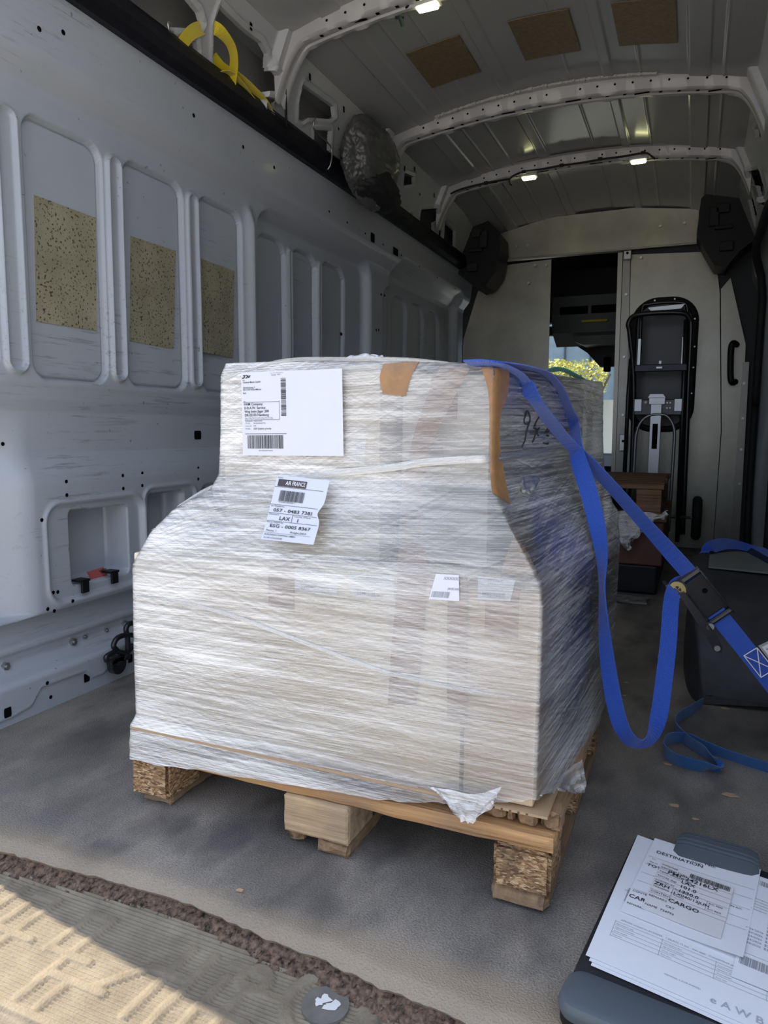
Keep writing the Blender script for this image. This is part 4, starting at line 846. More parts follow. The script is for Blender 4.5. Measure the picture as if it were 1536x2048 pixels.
# ---- red sticker in the wall opening
P = [atX(*q, -1.505) for q in ((173, 1144), (206, 1134), (218, 1156), (186, 1168))]
m = MB(); m.prism(P, (0.001, 0, 0)); rs = m.build('red_label', RED); tag(rs, 'small red label lying inside the opening of the left wall', 'label')
P = Print(P[3], P[2] - P[3], P[0] - P[3], (1, 0, 0)); P.text('YER', 0.62, 0.55, 0.4, 0.01, h=0.003); P.mb.build('print', INK, rs)

# ================================================================== THE PALLET AND ITS LOAD
PX0, PX1, PY0, PY1 = -0.945, -0.155, 0.998, 1.60
pal = thing('wooden_pallet', ((PX0 + PX1) / 2, (PY0 + PY1) / 2, 0), 'worn half-size wooden pallet with pressed chip blocks carrying the wrapped boxes', 'pallet')
def rough_box(x0, x1, y0, y1, z0, z1, amp=0.003, fr=25, seed=0, cuts=(10, 4, 3), front=0.0, bev=0.003):
    """board with worn faces; front = how ragged its near end is"""
    bm = bmesh.new(); nx_, ny_, nz_ = cuts; vs = {}
    def V(i, j, k):
        if (i, j, k) not in vs:
            p = Vector((x0 + (x1 - x0) * i / nx_, y0 + (y1 - y0) * j / ny_, z0 + (z1 - z0) * k / nz_))
            q = p * fr + Vector((seed * 7.3, seed, 0)); d = Vector((noise.noise(q), noise.noise(q + Vector((9, 0, 0))), noise.noise(q + Vector((0, 9, 0))))) * amp
            ed = (i in (0, nx_)) + (j in (0, ny_)) + (k in (0, nz_))
            if ed >= 2: c = Vector(((x0 + x1) / 2, (y0 + y1) / 2, (z0 + z1) / 2)); s = (c - p); d += Vector((math.copysign(min(abs(s.x), bev), s.x) * (i in (0, nx_)), math.copysign(min(abs(s.y), bev), s.y) * (j in (0, ny_)), math.copysign(min(abs(s.z), bev), s.z) * (k in (0, nz_))))
            if j == 0 and front: d.y += front * (0.5 + 0.5 * noise.noise(Vector((p.x * 70, seed, p.z * 30)))) + front * 0.6 * abs(noise.noise(Vector((p.x * 25, seed + 4, p.z * 80))))
            if k == 0 : d.z += amp * 0.0
            vs[(i, j, k)] = bm.verts.new(p + d)
        return vs[(i, j, k)]
    for j in range(ny_):
        for i in range(nx_):
            bm.faces.new((V(i, j, 0), V(i, j + 1, 0), V(i + 1, j + 1, 0), V(i + 1, j, 0))); bm.faces.new((V(i, j, nz_), V(i + 1, j, nz_), V(i + 1, j + 1, nz_), V(i, j + 1, nz_)))
    for k in range(nz_):
        for i in range(nx_):
            bm.faces.new((V(i, 0, k), V(i + 1, 0, k), V(i + 1, 0, k + 1), V(i, 0, k + 1))); bm.faces.new((V(i, ny_, k), V(i, ny_, k + 1), V(i + 1, ny_, k + 1), V(i + 1, ny_, k)))
        for j in range(ny_):
            bm.faces.new((V(0, j, k), V(0, j, k + 1), V(0, j + 1, k + 1), V(0, j + 1, k))); bm.faces.new((V(nx_, j, k), V(nx_, j + 1, k), V(nx_, j + 1, k + 1), V(nx_, j, k + 1)))
    bm.verts.index_update(); a = [v.co.copy() for v in bm.verts]; f = [[v.index for v in q.verts] for q in bm.faces]; bm.free(); return a, f
def part_rb(name, mat, *a, **k):
    sm_ = k.pop('smooth', False); m = MB(); m.add(*rough_box(*a, **k)); return m.build(name, mat, pal, smooth=sm_, sharp=35)
yb0 = [0.998, 1.245, 1.500]
for r_i, y0 in enumerate(yb0):
    part_rb('stringer_board', WOODX, PX0, PX1, y0, y0 + 0.10, 0.092, 0.122, 0.0022, 18, seed=r_i, cuts=(60, 6, 3))
    part_rb('pallet_block', CHIP, -0.947, -0.860, y0 + 0.002, y0 + 0.10, 0.020, 0.092, 0.0016, 60, seed=r_i + 5, cuts=(16, 16, 14), bev=0.010, smooth=True)
    part_rb('pallet_block', WOODZ, -0.610, -0.486, y0 - 0.004, y0 + 0.10, 0.026, 0.093, 0.0012, 40, seed=r_i + 9, cuts=(22, 14, 12), bev=0.002)
    part_rb('pallet_block', CHIP, -0.246, -0.160, y0 + 0.001, y0 + 0.10, 0.024, 0.092, 0.0016, 60, seed=r_i + 14, cuts=(16, 16, 14), bev=0.009, smooth=True)
part_rb('bottom_board', WOODY, -0.935, -0.868, PY0 + 0.012, PY1, 0.0, 0.021, 0.003, 40, seed=21, cuts=(10, 40, 3), front=0.008)
part_rb('bottom_board', WOODY, -0.548, -0.488, PY0 - 0.006, PY1, 0.0, 0.025, 0.003, 40, seed=22, cuts=(16, 40, 3), front=0.010)
part_rb('bottom_board', WOODY, -0.608, -0.578, PY0 + 0.002, PY0 + 0.14, 0.006, 0.027, 0.004, 60, seed=23, cuts=(10, 12, 4), front=0.018)
part_rb('bottom_board', WOODY, -0.250, -0.162, PY0 - 0.004, PY1, 0.0, 0.024, 0.0015, 30, seed=24, cuts=(14, 40, 3), bev=0.006)
DK = [(-0.945, -0.860), (-0.790, -0.690), (-0.600, -0.492), (-0.425, -0.330)]
for i, (a, b_) in enumerate(DK): part_rb('deck_board', WOODY, a, b_, PY0 + 0.012, PY1, 0.123, 0.147, 0.003, 50, seed=30 + i, cuts=(18, 40, 4), front=0.008)
for i, (a, b_, f_) in enumerate(((-0.268, -0.233, 0.014), (-0.229, -0.219, 0.008), (-0.214, -0.184, 0.008), (-0.180, -0.150, 0.022))):
    part_rb('deck_board', WOODY, a, b_, PY0 + 0.006, PY1 - 0.003 * i, 0.123, 0.149, 0.0035, 55, seed=40 + i, cuts=(8, 40, 5), front=f_)
# cardboard sheet between pallet and boxes
m = MB(); m.box(PX0 + 0.01, -0.166, 0.992, 1.59, 0.1505, 0.1545)
ns = 60
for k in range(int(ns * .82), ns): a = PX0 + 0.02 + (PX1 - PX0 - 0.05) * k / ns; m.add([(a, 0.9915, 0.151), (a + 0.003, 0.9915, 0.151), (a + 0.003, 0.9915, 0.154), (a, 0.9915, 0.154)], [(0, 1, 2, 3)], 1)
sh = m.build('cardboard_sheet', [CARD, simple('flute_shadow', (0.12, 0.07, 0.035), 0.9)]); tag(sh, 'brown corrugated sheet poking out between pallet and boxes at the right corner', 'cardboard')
# ---- boxes
def carton(name, x0, x1, y0, y1, z0, z1, mat, label, rz=0.0, group='cartons on the pallet', tape=None):
    t = thing(name, ((x0 + x1) / 2, (y0 + y1) / 2, z0), label, 'box', group)
    m = MB(); m.bbox(x0, x1, y0, y1, z0, z1, 0.0035); m.build('carton_body', mat, t, smooth=True, sharp=40)
    zt = z1; m = MB(); xm = (x0 + x1) / 2
    m.box(xm - 0.025, xm + 0.025, y0 - 0.0006, y1 + 0.0006, zt - 0.0002, zt + 0.0006); m.box(xm - 0.025, xm + 0.025, y0 - 0.0009, y0 - 0.0003, zt - 0.07, zt + 0.0005); m.build('tape_strip', TAPEL, t)
    if rz: t.rotation_euler.z = rz
    return t
carton('carton', -0.928, -0.303, 1.006, 1.33, 0.156, 0.482, CARDL, 'wide pale carton at the lower left front of the wrapped load')
carton('carton', -0.298, -0.190, 1.006, 1.33, 0.156, 0.478, simple('tan_cardboard', (0.60, 0.47, 0.31), 0.75, vary=0.06), 'narrow carton at the lower right front corner of the wrapped load')
carton('carton', -0.928, -0.190, 1.335, 1.62, 0.156, 0.484, CARD, 'brown carton at the lower back of the wrapped load')
carton('carton', -0.783, -0.474, 1.086, 1.36, 0.488, 0.814, CARDL, 'upper left carton carrying the large white shipping label')
rc = carton('carton', -0.082, 0.082, -0.22, 0.22, 0.488, 0.796, CARDW, 'upper right greyish carton with handwritten marker signs and brown tape')
rc.location = Vector((-0.336, 1.342, 0.488)); rc.rotation_euler.z = math.radians(-10.9)
carton('carton', -0.775, -0.475, 1.375, 1.63, 0.488, 0.800, CARD, 'upper back left carton behind the labelled carton')
# ---- stretch film: rings of six corners lofted upwards
KEYS = [   # z, (FL, F, FR, S, BR, BL), corner radius
 (0.070, [(-0.950, 0.992), (-0.45, 0.990), (-0.160, 0.992), (-0.150, 1.30), (-0.140, 1.625), (-0.950, 1.625)]),
 (0.155, [(-0.946, 0.993), (-0.45, 0.994), (-0.176, 0.997), (-0.152, 1.30), (-0.140, 1.630), (-0.946, 1.630)]),
 (0.175, [(-0.936, 0.999), (-0.45, 1.000), (-0.184, 1.000), (-0.158, 1.30), (-0.142, 1.630), (-0.940, 1.630)]),
 (0.300, [(-0.935, 0.998), (-0.45, 0.999), (-0.184, 0.999), (-0.160, 1.30), (-0.138, 1.635), (-0.938, 1.635)]),
 (0.460, [(-0.932, 0.999), (-0.45, 0.999), (-0.184, 0.999), (-0.163, 1.31), (-0.136, 1.635), (-0.935, 1.635)]),
 (0.492, [(-0.915, 1.004), (-0.45, 1.002), (-0.190, 1.004), (-0.170, 1.33), (-0.138, 1.635), (-0.925, 1.635)]),
 (0.520, [(-0.900, 1.012), (-0.46, 1.014), (-0.207, 1.014), (-0.180, 1.36), (-0.142, 1.640), (-0.905, 1.635)]),
 (0.560, [(-0.868, 1.038), (-0.46, 1.040), (-0.237, 1.038), (-0.193, 1.42), (-0.155, 1.645), (-0.870, 1.635)]),
 (0.600, [(-0.805, 1.065), (-0.466, 1.066), (-0.270, 1.075), (-0.206, 1.47), (-0.168, 1.650), (-0.805, 1.635)]),
 (0.625, [(-0.793, 1.076), (-0.466, 1.078), (-0.285, 1.094), (-0.213, 1.50), (-0.178, 1.652), (-0.793, 1.635)]),
 (0.700, [(-0.789, 1.078), (-0.466, 1.080), (-0.289, 1.100), (-0.216, 1.50), (-0.184, 1.652), (-0.789, 1.635)]),
 (0.800, [(-0.787, 1.079), (-0.466, 1.080), (-0.289, 1.100), (-0.216, 1.50), (-0.187, 1.652), (-0.787, 1.635)]),
 (0.823, [(-0.780, 1.086), (-0.468, 1.088), (-0.295, 1.108), (-0.222, 1.50), (-0.192, 1.645), (-0.780, 1.630)]),
]
kz = [k[0] for k in KEYS]; SEGS = [90, 110, 80, 60, 80, 60]
def corners(z): return [(float(np.interp(z, kz, [k[1][i][0] for k in KEYS])), float(np.interp(z, kz, [k[1][i][1] for k in KEYS]))) for i in range(6)]
def ring_at(z):
    cs = corners(z); P = []
    for i in range(6):
        a, b_ = np.array(cs[i]), np.array(cs[(i + 1) % 6]); tt = np.arange(SEGS[i]) / SEGS[i]; P.append(a[None] + (b_ - a)[None] * tt[:, None])
    P = np.concatenate(P); K = 3 if z < 0.48 or z > 0.6 else 5
    for _ in range(K): P = 0.5 * P + 0.25 * (np.roll(P, 1, 0) + np.roll(P, -1, 0))
    return P
NR = sum(SEGS); NL = 210; fpos = np.zeros((NL, NR, 3))
idx = np.arange(NR); bounds = np.cumsum([0] + SEGS)
zb = np.interp(idx, [0, 60, 120, 160, 200, 240, 280, 340, 420, 480, NR], [0.088, 0.112, 0.130, 0.150, 0.172, 0.150, 0.128, 0.125, 0.10, 0.10, 0.088])
zb = zb + np.array([0.004 * noise.noise(Vector((i * 0.11, 0, 0))) for i in idx])
ztop = 0.823; ZT = np.interp(idx, [0, 90, 200, 280, 340, 420, 480, NR], [0.823, 0.823, 0.808, 0.812, 0.812, 0.812, 0.820, 0.823])
tabz = np.linspace(0.06, ztop, 260); tab = np.stack([ring_at(z) for z in tabz])
nrm = np.zeros((NR, 2)); mid = tab[60]; tg = np.roll(mid, -1, 0) - np.roll(mid, 1, 0); nrm[:, 0] = tg[:, 1]; nrm[:, 1] = -tg[:, 0]; nrm /= np.linalg.norm(nrm, axis=1)[:, None]
arc = np.concatenate([[0], np.cumsum(np.linalg.norm(np.diff(mid, axis=0), axis=1))])
for l in range(NL):
    s = l / (NL - 1); z = zb + (ZT - zb) * s
    fx = np.array([np.interp(z[i], tabz, tab[:, i, 0]) for i in idx]); fy = np.array([np.interp(z[i], tabz, tab[:, i, 1]) for i in idx])
    wr = np.array([noise.noise(Vector((arc[i] * 2.2, (z[i] + 0.05 * arc[i]) * 70, 1))) * 0.0007 + noise.noise(Vector((arc[i] * 3.5, (z[i] - 0.08 * arc[i]) * 170, 4))) * 0.0003 for i in idx])
    tz = np.clip(1 - np.abs(z - 0.555) / 0.07, 0, 1)          # slack, diagonally pulled zone between the two tiers
    dg = np.array([noise.noise(Vector(((arc[i] * 1.0 + z[i] * 1.8) * 6, (z[i] - 0.5 * arc[i]) * 22, 7))) for i in idx]) * 0.010 * tz
    low = np.clip((0.16 - z) / 0.05, 0, 1) * np.array([noise.noise(Vector((arc[i] * 9, z[i] * 30, 2))) for i in idx]) * 0.004
    d = wr + dg + low; d[idx > bounds[3]] *= 1.3
    fpos[l, :, 0] = fx + nrm[:, 0] * d; fpos[l, :, 1] = fy + nrm[:, 1] * d; fpos[l, :, 2] = z
fv = fpos.reshape(-1, 3).tolist(); ff = []
for l in range(NL - 1):
    for i in range(NR): j = (i + 1) % NR; ff.append((l * NR + i, l * NR + j, (l + 1) * NR + j, (l + 1) * NR + i))
uvd = {}
for l in range(NL):
    for i in range(NR): uvd[l * NR + i] = (float(arc[i]), float(fpos[l, i, 2]))
# top cap, slightly tented and puckered
ctr = np.array([-0.50, 1.38]); prev = (NL - 1) * NR
for r_i in range(1, 16):
    s = r_i / 15.5; base = len(fv)
    for i in range(NR):
        p = fpos[-1, i, :2] * (1 - s) + ctr * s; z = ZT[i] + 0.004 * math.sin(min(1, s * 2) * 1.57) + 0.005 * noise.noise(Vector((p[0] * 14, p[1] * 14, 2))) * min(1, s * 8) + 0.0025 * noise.noise(Vector((p[0] * 60, p[1] * 22, 5)))
        fv.append((float(p[0]), float(p[1]), float(z))); uvd[base + i] = (float(p[0]), float(p[1]))
    for i in range(NR): j = (i + 1) % NR; ff.append((prev + i, prev + j, base + j, base + i))
    prev = base
fv.append((float(ctr[0]), float(ctr[1]), ztop + 0.006)); uvd[len(fv) - 1] = (0, 0)
for i in range(NR): ff.append((prev + i, prev + (i + 1) % NR, len(fv) - 1))
film = thing('stretch_film', (-0.55, 1.3, 0.09), 'clear stretch film wound tightly around the whole box stack and pallet top', 'film')
fmb = MB(); fmb.add(fv, ff); fo = fmb.build('film_wrap', FILM, film, smooth=True, uvs=uvd)
BV = BVHTree.FromPolygons([Vector(p) for p in fv], ff)
def hitf(px, py, off=0.0, around=None):
    """point of the film seen at a measured pixel, off metres outside (+) or inside (-) it"""
    d = ray(px, py); h = BV.ray_cast(CAM, d)
    if h[0] is None:
        for k in range(1, 60):
            h = BV.ray_cast(CAM, ray(px + (700 - px) * k * 0.004, py + (1100 - py) * k * 0.004))
            if h[0] is not None: break
    n = h[1] if h[1].dot(d) < 0 else -h[1]
    n = (n + Vector((0.1, -0.4, 0))).normalized() if n.y < 0.2 else n
    return h[0] + n * off
def drape(quad, off, nu=14, nv=14):
    """sheet lying on the film between four measured corners: upper left, upper right, lower right, lower left"""
    a, b_, c, d = quad; G = []
    for j in range(nv + 1):
        v = j / nv; G.append([hitf((a[0] * (1 - v) + d[0] * v) * (1 - i / nu) + (b_[0] * (1 - v) + c[0] * v) * i / nu, (a[1] * (1 - v) + d[1] * v) * (1 - i / nu) + (b_[1] * (1 - v) + c[1] * v) * i / nu, off) for i in range(nu + 1)])
    vs = [p for r_ in G for p in r_]; fs = [(j * (nu + 1) + i, (j + 1) * (nu + 1) + i, (j + 1) * (nu + 1) + i + 1, j * (nu + 1) + i + 1) for j in range(nv) for i in range(nu)]
    return vs, fs
def poly_drape(poly, off, nv=16, nu=6):
    """strip from left edge list to right edge list of pixels"""
    L, R = poly; vs = []; fs = []
    Ls = catmull([Vector((*p, 0)) for p in L], 6); Rs = catmull([Vector((*p, 0)) for p in R], 6)
    for a, b_ in zip(Ls, Rs):
        for i in range(nu + 1): q = a.lerp(b_, i / nu); vs.append(hitf(q.x, q.y, off))
    for j in range(len(Ls) - 1):
        for i in range(nu): fs.append((j * (nu + 1) + i, (j + 1) * (nu + 1) + i, (j + 1) * (nu + 1) + i + 1, j * (nu + 1) + i + 1))
    return vs, fs
cart = {o['label'][:12]: o for o in bpy.data.objects if o.get('category') == 'box'}
def under(name, mat, data, parent):
    m = MB(); m.add(*data); return m.build(name, mat, parent, smooth=True)
c_ll, c_ul, c_ur = cart['wide pale ca'], cart['upper left c'], cart['upper right ']; c_um = c_ur
under('brown_tape', TAPEL, poly_drape(([(463, 727), (466, 770), (466, 812)], [(507, 724), (506, 770), (490, 800)]), -0.004), c_ul)
under('brown_tape', TAPE, poly_drape(([(768, 728), (760, 755), (766, 788)], [(838, 724), (822, 755), (812, 792)]), 0.0016), c_ul)
under('brown_tape', TAPEL, poly_drape(([(880, 730), (850, 800), (826, 870), (812, 935), (800, 1000), (796, 1090)], [(940, 734), (905, 800), (872, 870), (850, 935), (842, 1000), (840, 1090)]), -0.004), c_um)
under('brown_tape', TAPE, poly_drape(([(962, 735), (976, 780), (980, 850), (980, 930), (984, 985)], [(1018, 738), (1014, 790), (1000, 830), (1000, 900), (1020, 1010)]), 0.0012), c_um)
under('brown_tape', TAPEL, poly_drape(([(796, 1095), (792, 1180), (782, 1290), (774, 1410)], [(850, 1095), (852, 1180), (845, 1290), (832, 1410)]), -0.003), c_ll)
under('brown_tape', TAPEL, poly_drape(([(895, 1150), (893, 1300), (893, 1440)], [(934, 1155), (934, 1300), (934, 1450)]), -0.0035), c_ll)
# lifted flap at the right hand shoulder of the lower tier
under('lifted_flap', CARD, poly_drape(([(1028, 1068), (1012, 1110), (1000, 1150)], [(1034, 1068), (1060, 1105), (1080, 1150)]), -0.0035), cart['narrow carto'])
# ---- labels under and over the film
lab_pos = [(((590, 1136), (676, 1150), (671, 1194), (588, 1180)), 'small white barcode label under the film, leftmost on the lower carton'), (((695, 1143), (788, 1152), (787, 1202), (697, 1193)), 'small white barcode label under the film above the tape, second from left'), (((872, 1148), (918, 1150), (919, 1202), (858, 1198)), 'small white barcode label lying clearest on the film beside the carton seam'), (((955, 1152), (1030, 1160), (1020, 1203), (955, 1198)), 'small white barcode label under the film, nearest the right corner')]
for i, (q, lb) in enumerate(lab_pos):
    off = 0.0012 if i == 2 else -0.0028
    m = MB(); m.add(*drape(q, off, 8, 6)); lo = m.build('barcode_label', LABELP, smooth=True); tag(lo, lb, 'label', 'small labels along the lower carton')
    P0, P1, P2, P3 = [hitf(*p, off + 0.0004) for p in q]; pr = Print(P3, P2 - P3, P0 - P3, (0, -1, 0))
    pr.text('XXXXXX', 0.30, 0.80, 0.16, 0.01, mi=0); pr.text('12.345678.9', 0.30, 0.62, 0.10, mi=0) if i != 2 else pr.text('28.05.2026', 0.52, 0.42, 0.11, 0.02); pr.bars(0.15 if i != 2 else 0.05, 0.10, 0.85 if i != 2 else 0.65, 0.33, 22, seed=i); pr.mb.build('print', INKG, lo)
m = MB(); m.add(*drape(((690, 868), (731, 873), (728, 928), (686, 920)), -0.0022, 6, 8)); lo = m.build('packing_slip', PAPER2, smooth=True); tag(lo, 'small pale slip under the film, half behind the large shipping label', 'label')
P0, P1, P2, P3 = [hitf(*p, -0.0018) for p in ((690, 868), (731, 873), (728, 928), (686, 920))]; pr = Print(P3, P2 - P3, P0 - P3, (0, -1, 0))
for k in range(6): pr.line(0.45 + k * 0.07, 0.15, 0.45 + k * 0.07, 0.85, 0.012)
pr.mb.build('print', INKG, lo)
# large shipping label
q = ((482, 745), (684, 737), (687, 912), (486, 911)); yl = 1.0725
c4 = [atY(*p, yl) for p in q]
m = MB(); m.prism([c4[0], c4[1], c4[2], c4[3]], (0, 0.0006, 0)); sl0 = m.build('shipping_label', LABELP); tag(sl0, 'large white shipping label on the upper left carton', 'label')
pr = Print(c4[3], c4[2] - c4[3], c4[0] - c4[3], (0, -1, 0))
for (s, u, v, sz, b_) in (('Von', .015, .905, .022, 0), ('Optimal Media GmbH', .018, .878, .028, .01), ('Glienholzweg 7', .018, .815, .027, .01), ('DE-17207 Röbel/Müritz', .018, .790, .027, .01), ('Ref.:', .018, .750, .027, .01), ('An', .022, .655, .020, 0), ('HAM Company', .024, .612, .042, .012), ('D.R.A.W. Service', .027, .567, .042, .012), ('Weg beim Jäger 200', .028, .525, .042, .012), ('DE-22335 Hamburg', .030, .482, .042, .012), ('Tel.:', .031, .447, .025, .01), ('Sendungs-ID:', .035, .417, .020, 0), ('160600-940240', .12, .417, .020, 0), ('STT-Nr.:', .035, .390, .020, 0), ('DE-DL0060610TT06', .12, .390, .020, 0), ('Packst.-Nr.:', .036, .358, .020, 0), ('N/A', .12, .358, .022, 0), ('Produkt:', .036, .325, .020, 0), ('DSV System priority', .12, .322, .030, .008), ('Versand', .31, .955, .020, .005), ('10:57', .37, .957, .020, .0), ('(00) 340260240077606206', .17, .062, .018, .004)):
    pr.text(s, u, v - 0.008, sz, b_)
pr.text('1961912107/1961917106', .065, .437, .034, 0, mi=1, wx=1.0)
pr.line(.017, .64, .385, .64, .004); pr.line(.385, .425, .385, .655, .0035); pr.line(.03, .428, .385, .428, .0035); pr.line(.03, .262, .455, .262, .006); pr.line(.30, .975, .43, .975, .002)
pr.bars(.055, .085, .425, .245, 48, True, seed=5); pr.bars(.405, .47, .455, .915, 46, False, seed=9)
def stroke(seq, w_=0.012):                       # bold slanted letter shapes at the top left corner of the label
    for (u0, v0, u1, v1) in seq:
        du, dv = u1 - u0, v1 - v0; L = math.hypot(du * 1.25, dv) or 1; nu_, nv_ = -dv / L * w_ / 1.25, du * 1.25 / L * w_
        pr.mb.add([pr.pt(u0 - nu_ / 2, v0 - nv_ / 2), pr.pt(u1 - nu_ / 2, v1 - nv_ / 2), pr.pt(u1 + nu_ / 2, v1 + nv_ / 2), pr.pt(u0 + nu_ / 2, v0 + nv_ / 2)], [(0, 1, 2, 3)], 0)
stroke([(.010, .930, .032, .932), (.032, .932, .038, .960), (.022, .960, .045, .960), (.047, .932, .063, .934), (.063, .934, .068, .948), (.068, .948, .062, .960), (.062, .960, .048, .960), (.072, .962, .080, .932), (.080, .932, .096, .962)])
pr.mb.build('print', [INK, INKG], sl0)
# airline label, lying over the slope between the tiers
q = ((556, 951), (660, 962), (627, 1090), (522, 1078))
def ssurf(u, v, h=0.0):
    a, b_, c, d = [Vector((*p, 0)) for p in q]; top = a.lerp(b_, u); bot = d.lerp(c, u); p = bot.lerp(top, v); 
    if u > 0.8: p.x -= 9 * math.exp(-((v - 0.50) / 0.10) ** 2) * (u - 0.8) / 0.2
    return hs(p.x, p.y, h)
pa, pb, pc = atY(556, 951, 1.066), atY(660, 962, 1.062), atY(575, 1084, 0.990)
nn = (pb - pa).cross(pc - pa).normalized(); nn = nn if nn.y < 0 else -nn
def hs(px, py, h): p = atPlane(px, py, pa, nn); return p + nn * (h + 0.0015 * math.sin(py * 0.035) )
m = MB(); NU, NV = 16, 24; grid = []
for j in range(NV + 1):
    for i in range(NU + 1):
        u, v = i / NU, j / NV; ru = 0.06
        for (cu, cv) in ((1, 1), (1, 0)):
            du, dv = abs(cu - u), abs(cv - v)
            if du < ru and dv < ru * .8:
                pass
        grid.append(ssurf(u, v, 0.0))
m.add(grid, [(j * (NU + 1) + i, j * (NU + 1) + i + 1, (j + 1) * (NU + 1) + i + 1, (j + 1) * (NU + 1) + i) for j in range(NV) for i in range(NU)])
al = m.build('airline_label', LABELP, smooth=True); tag(al, 'tilted white air waybill label stuck on the film between the two tiers', 'label')
pr = Print((0, 0, 0), pb - pa, pa - pc, nn, surf=lambda u, v, h: ssurf(u, v, h + 0.0004))
pr.rect(.05, .835, .59, .94, 1, div=6); pr.text('AIR FRANCE', .20, .858, .088, .01, mi=2, wx=0.56, h=0.0012)
pr.text('Airline', .02, .955, .028, .0); pr.line(0, .825, .93, .825, .005); pr.bars(.13, .615, .60, .775, 44, True, seed=3); pr.text('057048373830000 1', .14, .59, .028, .0)
pr.line(0, .555, .95, .555, .005); pr.text('Air Waybill No.', .02, .522, .030, .004); pr.text('057 - 0483 7383', .08, .448, .070, .012, wx=1.2)
pr.line(0, .425, .96, .425, .005); pr.text('Destination', .02, .395, .030, .004); pr.text('LAX', .23, .325, .080, .012); pr.rect(.468, .305, .476, .425); pr.text('Total No. of Pieces', .50, .392, .030, .004); pr.text('1', .56, .315, .080, .012)
pr.line(0, .300, .97, .300, .005); pr.text('House Waybill No.', .02, .272, .030, .004); pr.text('ESG - 0005 8367', .09, .203, .072, .012, wx=1.15)
pr.text('Pieces: 1', .05, .135, .042, .004); pr.text('Weight:200.0', .50, .135, .042, .004); pr.line(0, .115, .90, .115, .003)
pr.text('EUROPEAN SHIPPING GMBH', .04, .072, .034, .006); pr.text('51147 COLOGNE', .04, .020, .034, .006)
pr.mb.build('print', [INK, INKB, PAPER], al)
# marker writing on the film of the right hand carton
m = MB()
def pen(pts, r=0.0016):
    P = [hitf(*p, 0.001) for p in pts]; m.tube(P, r, 6, smooth=4)
pen([(1052, 826), (1047, 840), (1050, 848), (1057, 846), (1059, 835), (1054, 822), (1049, 828)]); pen([(1057, 846), (1052, 862), (1049, 880), (1043, 894)]); pen([(1079, 832), (1072, 842), (1068, 852)]); pen([(1066, 856), (1072, 860), (1066, 880), (1064, 884)]); pen([(1070, 866), (1078, 856)]); pen([(1072, 862), (1076, 872)]); pen([(1091, 838), (1096, 848), (1094, 858), (1090, 862), (1094, 864), (1098, 860)]); pen([(1092, 870), (1096, 872)]); pen([(1086, 886), (1094, 888), (1095, 885)])
mk = m.build('marker_writing', INK, c_ur)
# tension strands and a twisted rope of film
def strand(pts, wd):
    """a gathered band of film stretched over the wrap"""
    m = MB(); P = catmull([hitf(*p, 0.0022) for p in pts], 8); n_ = len(P); vs = []; uv = {}
    for i, p in enumerate(P):
        t_ = (P[min(i + 1, n_ - 1)] - P[max(i - 1, 0)]).normalized(); w_ = (p - CAM).normalized().cross(t_).normalized(); e = min(1, min(i, n_ - 1 - i) / (n_ * 0.2))
        for k in range(5): q = p + w_ * wd * (0.25 + 0.75 * e) * (k / 4 - 0.5) - (p - CAM).normalized() * 0.0012 * math.cos((k - 2) * 0.8) * e; uv[len(vs)] = (i * 0.004, k * 0.003); vs.append(q)
    m.add(vs, [(i * 5 + k, i * 5 + k + 1, (i + 1) * 5 + k + 1, (i + 1) * 5 + k) for i in range(n_ - 1) for k in range(4)]); return m.build('film_band', FILMD, film, smooth=True, uvs=uv)
strand([(560, 965), (640, 951), (700, 943), (780, 935), (850, 925), (920, 920), (980, 917), (1050, 908), (1120, 892)], 0.012)
strand([(300, 1000), (400, 975), (460, 962), (520, 955), (560, 948)], 0.005)
strand([(275, 1190), (380, 1208), (470, 1232), (560, 1265), (640, 1296), (760, 1340), (860, 1365), (960, 1385), (1070, 1400)], 0.007)
strand([(420, 735), (560, 722), (700, 714), (800, 716), (900, 721)], 0.006)
for k in range(5): strand([(300 + 9 * k, 1060 + 4 * k), (420, 1020 + 8 * k), (560, 1000 + 10 * k), (700, 985 + 14 * k)], 0.002)
# torn skirt pieces
def torn(name, pts, seed, amp=0.006, parent=film):
    """crumpled hanging film between a top edge and a ragged lower edge"""
    top, bot = pts; m = MB(); T = catmull([Vector(p) for p in top], 8); B = catmull([Vector(p) for p in bot], 8); nv = 14; vs = []; uv = {}
    for i, (a, b_) in enumerate(zip(T, B)):
        for j in range(nv + 1):
            s = j / nv; p = a.lerp(b_, s); q_ = Vector((i * 0.35, j * 0.22, seed)); p = p + Vector((noise.noise(q_), noise.noise(q_ + Vector((5, 5, 0))) - 0.3, noise.noise(q_ + Vector((9, 1, 0))) * 0.5)) * amp * (0.3 + s)
            if j == nv: p.z += 0.006 * noise.noise(Vector((i * 1.7, 0, seed)))
            uv[len(vs)] = (p.x, p.z); vs.append(p)
    fs = [(i * (nv + 1) + j, i * (nv + 1) + j + 1, (i + 1) * (nv + 1) + j + 1, (i + 1) * (nv + 1) + j) for i in range(len(T) - 1) for j in range(nv)]
    m.add(vs, fs); return m.build(name, FILMD, parent, smooth=True, uvs=uv)
Y = 0.985
torn('torn_film_flap', ([atY(852, 1572, Y + .004), atY(905, 1580, Y + .002), atY(950, 1588, Y), atY(1003, 1573, Y + .003)], [atY(870, 1574, Y), atY(920, 1637, Y - .006), atY(948, 1640, Y - .008), atY(990, 1604, Y - .004)]), 3, 0.007)
torn('torn_film_flap', ([atY(1082, 1583, 1.01), atY(1110, 1560, 1.05), atY(1140, 1535, 1.10), atY(1165, 1518, 1.13)], [atY(1085, 1590, 1.0), atY(1120, 1577, 1.03), atY(1148, 1585, 1.06), atY(1172, 1582, 1.09)]), 8, 0.007)
rk = random.Random(5); 
